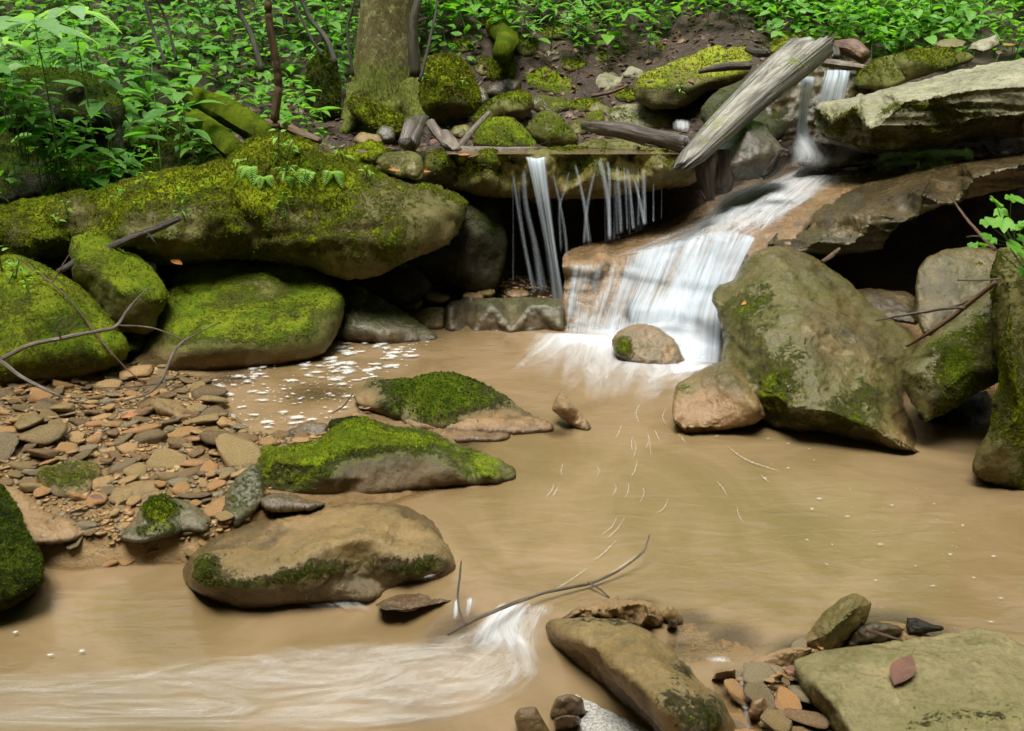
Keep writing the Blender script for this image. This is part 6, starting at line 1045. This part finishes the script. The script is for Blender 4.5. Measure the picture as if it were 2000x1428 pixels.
# plants and ferns on the boulders
BB = bvh(find('huge long moss covered boulder') + find('green mossy mound') + find('round bright green mossy') + find('big smooth wet boulder') + find('tall mossy rock face') + find('tall mossy rock right') + find('large thick slab') + find('large sunlit yellow') + find('large flat sandstone'))
def hit(x, y):
    o = Vector((0, 0, H)); p = P(x, y, 5.0); h = BB.ray_cast(o, (p - o).normalized(), 30); return (h[0], h[1]) if h[0] is not None else (p, Vector((0, -1, 0)))
def fern(L, seed, nf=3):
    r = random.Random(seed); st, lf = LB(), LB()
    for f in range(nf):
        a = r.uniform(-2.6, -.5); l = L * r.uniform(.7, 1.1); pts = [np.zeros(3), np.array([math.cos(a) * l * .4, math.sin(a) * l * .4, l * .12]), np.array([math.cos(a) * l * .8, math.sin(a) * l * .8, -l * .35])]; c = crom(pts, 16); st.stem(pts, .0016, .0006)
        for i in range(2, 16):
            t = i / 15; d = c[i] - c[i - 1]; s_ = np.cross(d, (0, 0, 1)); s_ /= np.linalg.norm(s_) + 1e-9; w_ = l * .26 * math.sin(math.pi * (.15 + .85 * t)) + .002
            for q in (-1, 1): lf.leaf(c[i], s_ * q + d / np.linalg.norm(d) * .5, (0, -.4, 1), w_, l * .055, .15, .1, r.random())
    return st.mesh('stem', 'stem'), lf.mesh('frond', 'fern')
FE = [fern(.15, 400 + k, 2 + k % 3) for k in range(5)]; SP_ = [herb(.09, 5, .05, 500 + k, 'fern', wr=.4) for k in range(4)]; GR = [herb(.07, 7, .06, 520 + k, 'leafs', wr=.2) for k in range(3)]
def on_rock(me, x, y, sc, label, name='small_plant', cat='plant', group=None, rz=0):
    p, n = hit(x, y); return plant(me, tuple(p + n * -.003), sc, rz, label, name, cat, group, (.35, 0))
for i, (x, y, s_) in enumerate([(475, 312, .9), (492, 325, .9), (515, 345, .8), (610, 335, 1.0), (648, 335, .9), (560, 345, .7), (345, 350, .7), (232, 370, .9), (215, 385, .8), (262, 395, .7)]): on_rock(FE[i % 5], x, y, s_, 'little fern growing on the mossy face of the big boulder', 'fern', 'fern', 'ferns on the big boulder', i * .3 - .5)
for i, (x, y, s_) in enumerate([(545, 300, 1.3), (560, 312, 1.2), (535, 322, 1.0), (275, 365, .9), (360, 385, .8), (365, 400, .8), (672, 318, 1.1), (715, 350, .9), (590, 365, .9), (400, 372, .7), (560, 405, .8), (350, 470, .7), (135, 420, .8), (110, 440, .7)]): on_rock(SP_[i % 4], x, y, s_, 'leafy sprig rooted in the moss of the big boulder', 'sprig', 'plant', 'leafy sprigs on the big boulder', i)
for i, (x, y, s_) in enumerate([(560, 350, 1.1), (575, 370, 1.0), (545, 440, .9), (535, 460, .9), (560, 420, 1.0), (730, 430, .6), (360, 430, .9)]): on_rock(GR[i % 3], x, y, s_, 'narrow leafed green sprig on the front of the big boulder', 'sprig', 'plant', 'narrow leafed sprigs on the big boulder', i)
for i, (x, y, s_) in enumerate([(5, 530, 1.2), (30, 545, 1.0), (15, 555, 1.0), (50, 562, .8), (60, 580, .8), (0, 515, 1.2)]): on_rock(SP_[i % 4], x, y, s_, 'pale sprig on the top left of the round green boulder', 'sprig', 'plant', 'pale sprigs on the round green boulder', i)
for i, (x, y, s_) in enumerate([(265, 280, 1.3), (290, 270, 1.4), (310, 265, 1.2), (255, 305, 1.2), (330, 262, 1.1), (280, 300, 1.0), (300, 310, .9)]): on_rock(SP_[(i + 1) % 4], x, y, s_, 'small leafy seedling growing on the green mossy mound', 'seedling', 'plant', 'seedlings on the mossy mound', i)
for i, (x, y, s_) in enumerate([(1325, 190, .9), (1655, 225, .5), (1500, 95, .5), (830, 165, 1.0), (905, 170, .8), (590, 62, .3)][:5]): on_rock(SP_[i % 4], x, y, s_, ['feathery sprig below the sunlit yellow green slab', 'tiny sprig on the nose of the thick slab', 'tiny sprig on the sunlit yellow green slab', 'leafy sprig on the left of the tall mossy rock', 'leafy sprig on the right of the tall mossy rock'][i], 'sprig')
# lobed leaf branch entering at the right edge
def lobed(lb, base, d, up, L, tint):
    d = np.array(d, float); d /= np.linalg.norm(d); up = np.array(up, float); s_ = np.cross(d, up); s_ /= np.linalg.norm(s_); base = np.array(base, float)
    for a, l in ((0, 1), (.75, .85), (-.75, .85), (1.6, .55), (-1.6, .55)):
        dd = d * math.cos(a) + s_ * math.sin(a); lb.leaf(base - dd * L * .04, dd, up, L * l, L * .52, .12, .05, tint, .9)
st, lf = LB(), LB(); b0 = np.array(P(2030, 560, 3.1)); tip = np.array(P(1925, 470, 3.0)); st.stem([b0, (b0 + tip) / 2 + (0, 0, .03), np.array(P(1945, 420, 2.95))], .005, .002); st.stem([b0 * .6 + tip * .4, tip], .003, .001); rl = random.Random(5)
for x, y, L, Y_ in [(1945, 395, 48, 2.95), (1975, 385, 55, 3.0), (1925, 430, 46, 2.92), (1960, 430, 60, 2.9), (1990, 440, 60, 2.95), (1935, 465, 50, 2.88), (1975, 475, 55, 2.88), (1915, 478, 36, 2.95), (1895, 476, 22, 3.0), (1905, 480, 20, 3.0), (2005, 500, 60, 2.9), (1998, 525, 30, 2.95), (2020, 410, 60, 3), (1955, 410, 40, 3.02), (2005, 470, 50, 2.98)]:
    p = np.array(P(x, y, Y_)); lobed(lf, p, (rl.uniform(-1, .4), rl.uniform(-.6, -.2), rl.uniform(-.5, .3)), (rl.uniform(-.3, .3), -.55, .8), L / FPX * Y_ * .62, rl.random()); st.stem([p, p * .5 + np.array(P(1985, 480, 3.02)) * .5 + (0, .02, 0), np.array(P(1985, 480, 3.04))], .0012, .0015)
mb = empty('leafy_branch', tuple(b0)); setp(mb, 'bright lobed leaf branch poking in from the right edge', 'branch')
for n_, m in (('stem', st.mesh('stem', 'stem')), ('foliage', lf.mesh('foliage', 'leafs'))): m.transform(Matrix.Translation(-Vector(b0))); c = bpy.data.objects.new(n_, m); COL.objects.link(c); c.parent = mb
# single dead leaves
def dead(x, y, Lpx, ang, mat, label, Y_=None, W=.5, up=None, group=None):
    if Y_: p, n = P(x, y, Y_), Vector((0, -.3, 1))
    else: p, n = hit(x, y)
    lb = LB(); L = Lpx / FPX * p.y; e = P(x + math.cos(ang) * 20, y - math.sin(ang) * 20, p.y) - p; d = np.array(e); nn = np.array(up or n, float); d = d - nn * (d @ nn) / (nn @ nn); d /= np.linalg.norm(d)
    lb.leaf(-d * L * .5 + nn * .008, d, nn, L, L * W, .0, .15, .5, 1.0); o = bpy.data.objects.new('dead_leaf', lb.mesh('dead_leaf', mat)); COL.objects.link(o); o.location = tuple(p); return setp(o, label, 'leaf', group)
A_, B_ = G(1746, 1341, .108), G(1779, 1284, .112); lb = LB(); lb.leaf((0, 0, .004), B_ - A_, (0, 0, 1), (B_ - A_).length, 56 / FPX * A_.y, -.02, .12, .5, .95); lb.stem([np.array(B_ - A_) * .98 + (0, 0, .004), np.array(B_ - A_) * 1.2 + (0, 0, .01)], .0012, .0008)
o = bpy.data.objects.new('dead_leaf', lb.mesh('dead_leaf', 'redleaf')); COL.objects.link(o); o.location = tuple(A_); setp(o, 'big reddish brown fallen leaf lying on the sandstone slab', 'leaf')
dead(1465, 582, 56, 1.15, 'orangeleaf', 'curled orange leaf stuck on the big wet boulder', W=.26)
for i, (x, y, Y_, m, l_) in enumerate([(1650, 1215, 2.12, 'redleaf', 'crumpled red leaf against the leaning brown rock'), (1665, 1200, 2.14, 'redleaf', 'red leaf tip on the shoulder of the leaning brown rock'), (1640, 1240, 2.1, 'litter', 'dark wet leaf below the crumpled red leaf'), (1545, 1310, 2.0, 'redleaf', 'purple brown leaf in the gap left of the sandstone slab'),
                                    (578, 987, 2.85, 'redleaf', 'orange brown leaf between the wedge rock and the tan boulder'), (190, 975, 2.9, 'redleaf', 'russet curled leaf beside the flat yellowish slab'), (1970, 90, 7.2, 'orangeleaf', 'bright orange leaf clump at the top right'), (1950, 105, 7.2, 'redleaf', 'red brown leaf below the bright orange clump'), (770, 335, 5.3, 'orangeleaf', 'orange leaf lying before the squarish olive stone'),
                                    (907, 305, 5.6, 'orangeleaf', 'small orange leaf on the ledge edge'), (925, 307, 5.6, 'redleaf', 'small pink leaf on the ledge edge'), (707, 298, 5.55, 'redleaf', 'small red leaf on the low mossy stone'), (828, 338, 5.5, 'orangeleaf', 'thin upright orange leaf right of the squarish olive stone'), (255, 815, 3.65, 'orangeleaf', 'orange leaf on the gravel left of the thin tan slab'), (345, 515, 4.8, 'orangeleaf', 'small orange leaf on top of the saddle shaped boulder')]):
    dead(x, y, 36 if Y_ < 5 else 26, .6 + i, m, l_, Y_=Y_, W=.45)
dl = [(1290, 140), (1320, 150), (1340, 135), (1400, 120), (1350, 160), (1420, 110), (1380, 135), (1270, 160), (1310, 128)]
for i, (x, y) in enumerate(dl): dead(x, y, 16, i * 1.3, 'redleaf', 'tiny dead leaf scattered on the sunlit yellow green slab', group='dead leaves on the sunlit slab')
print('plants', n1, n2, n3)
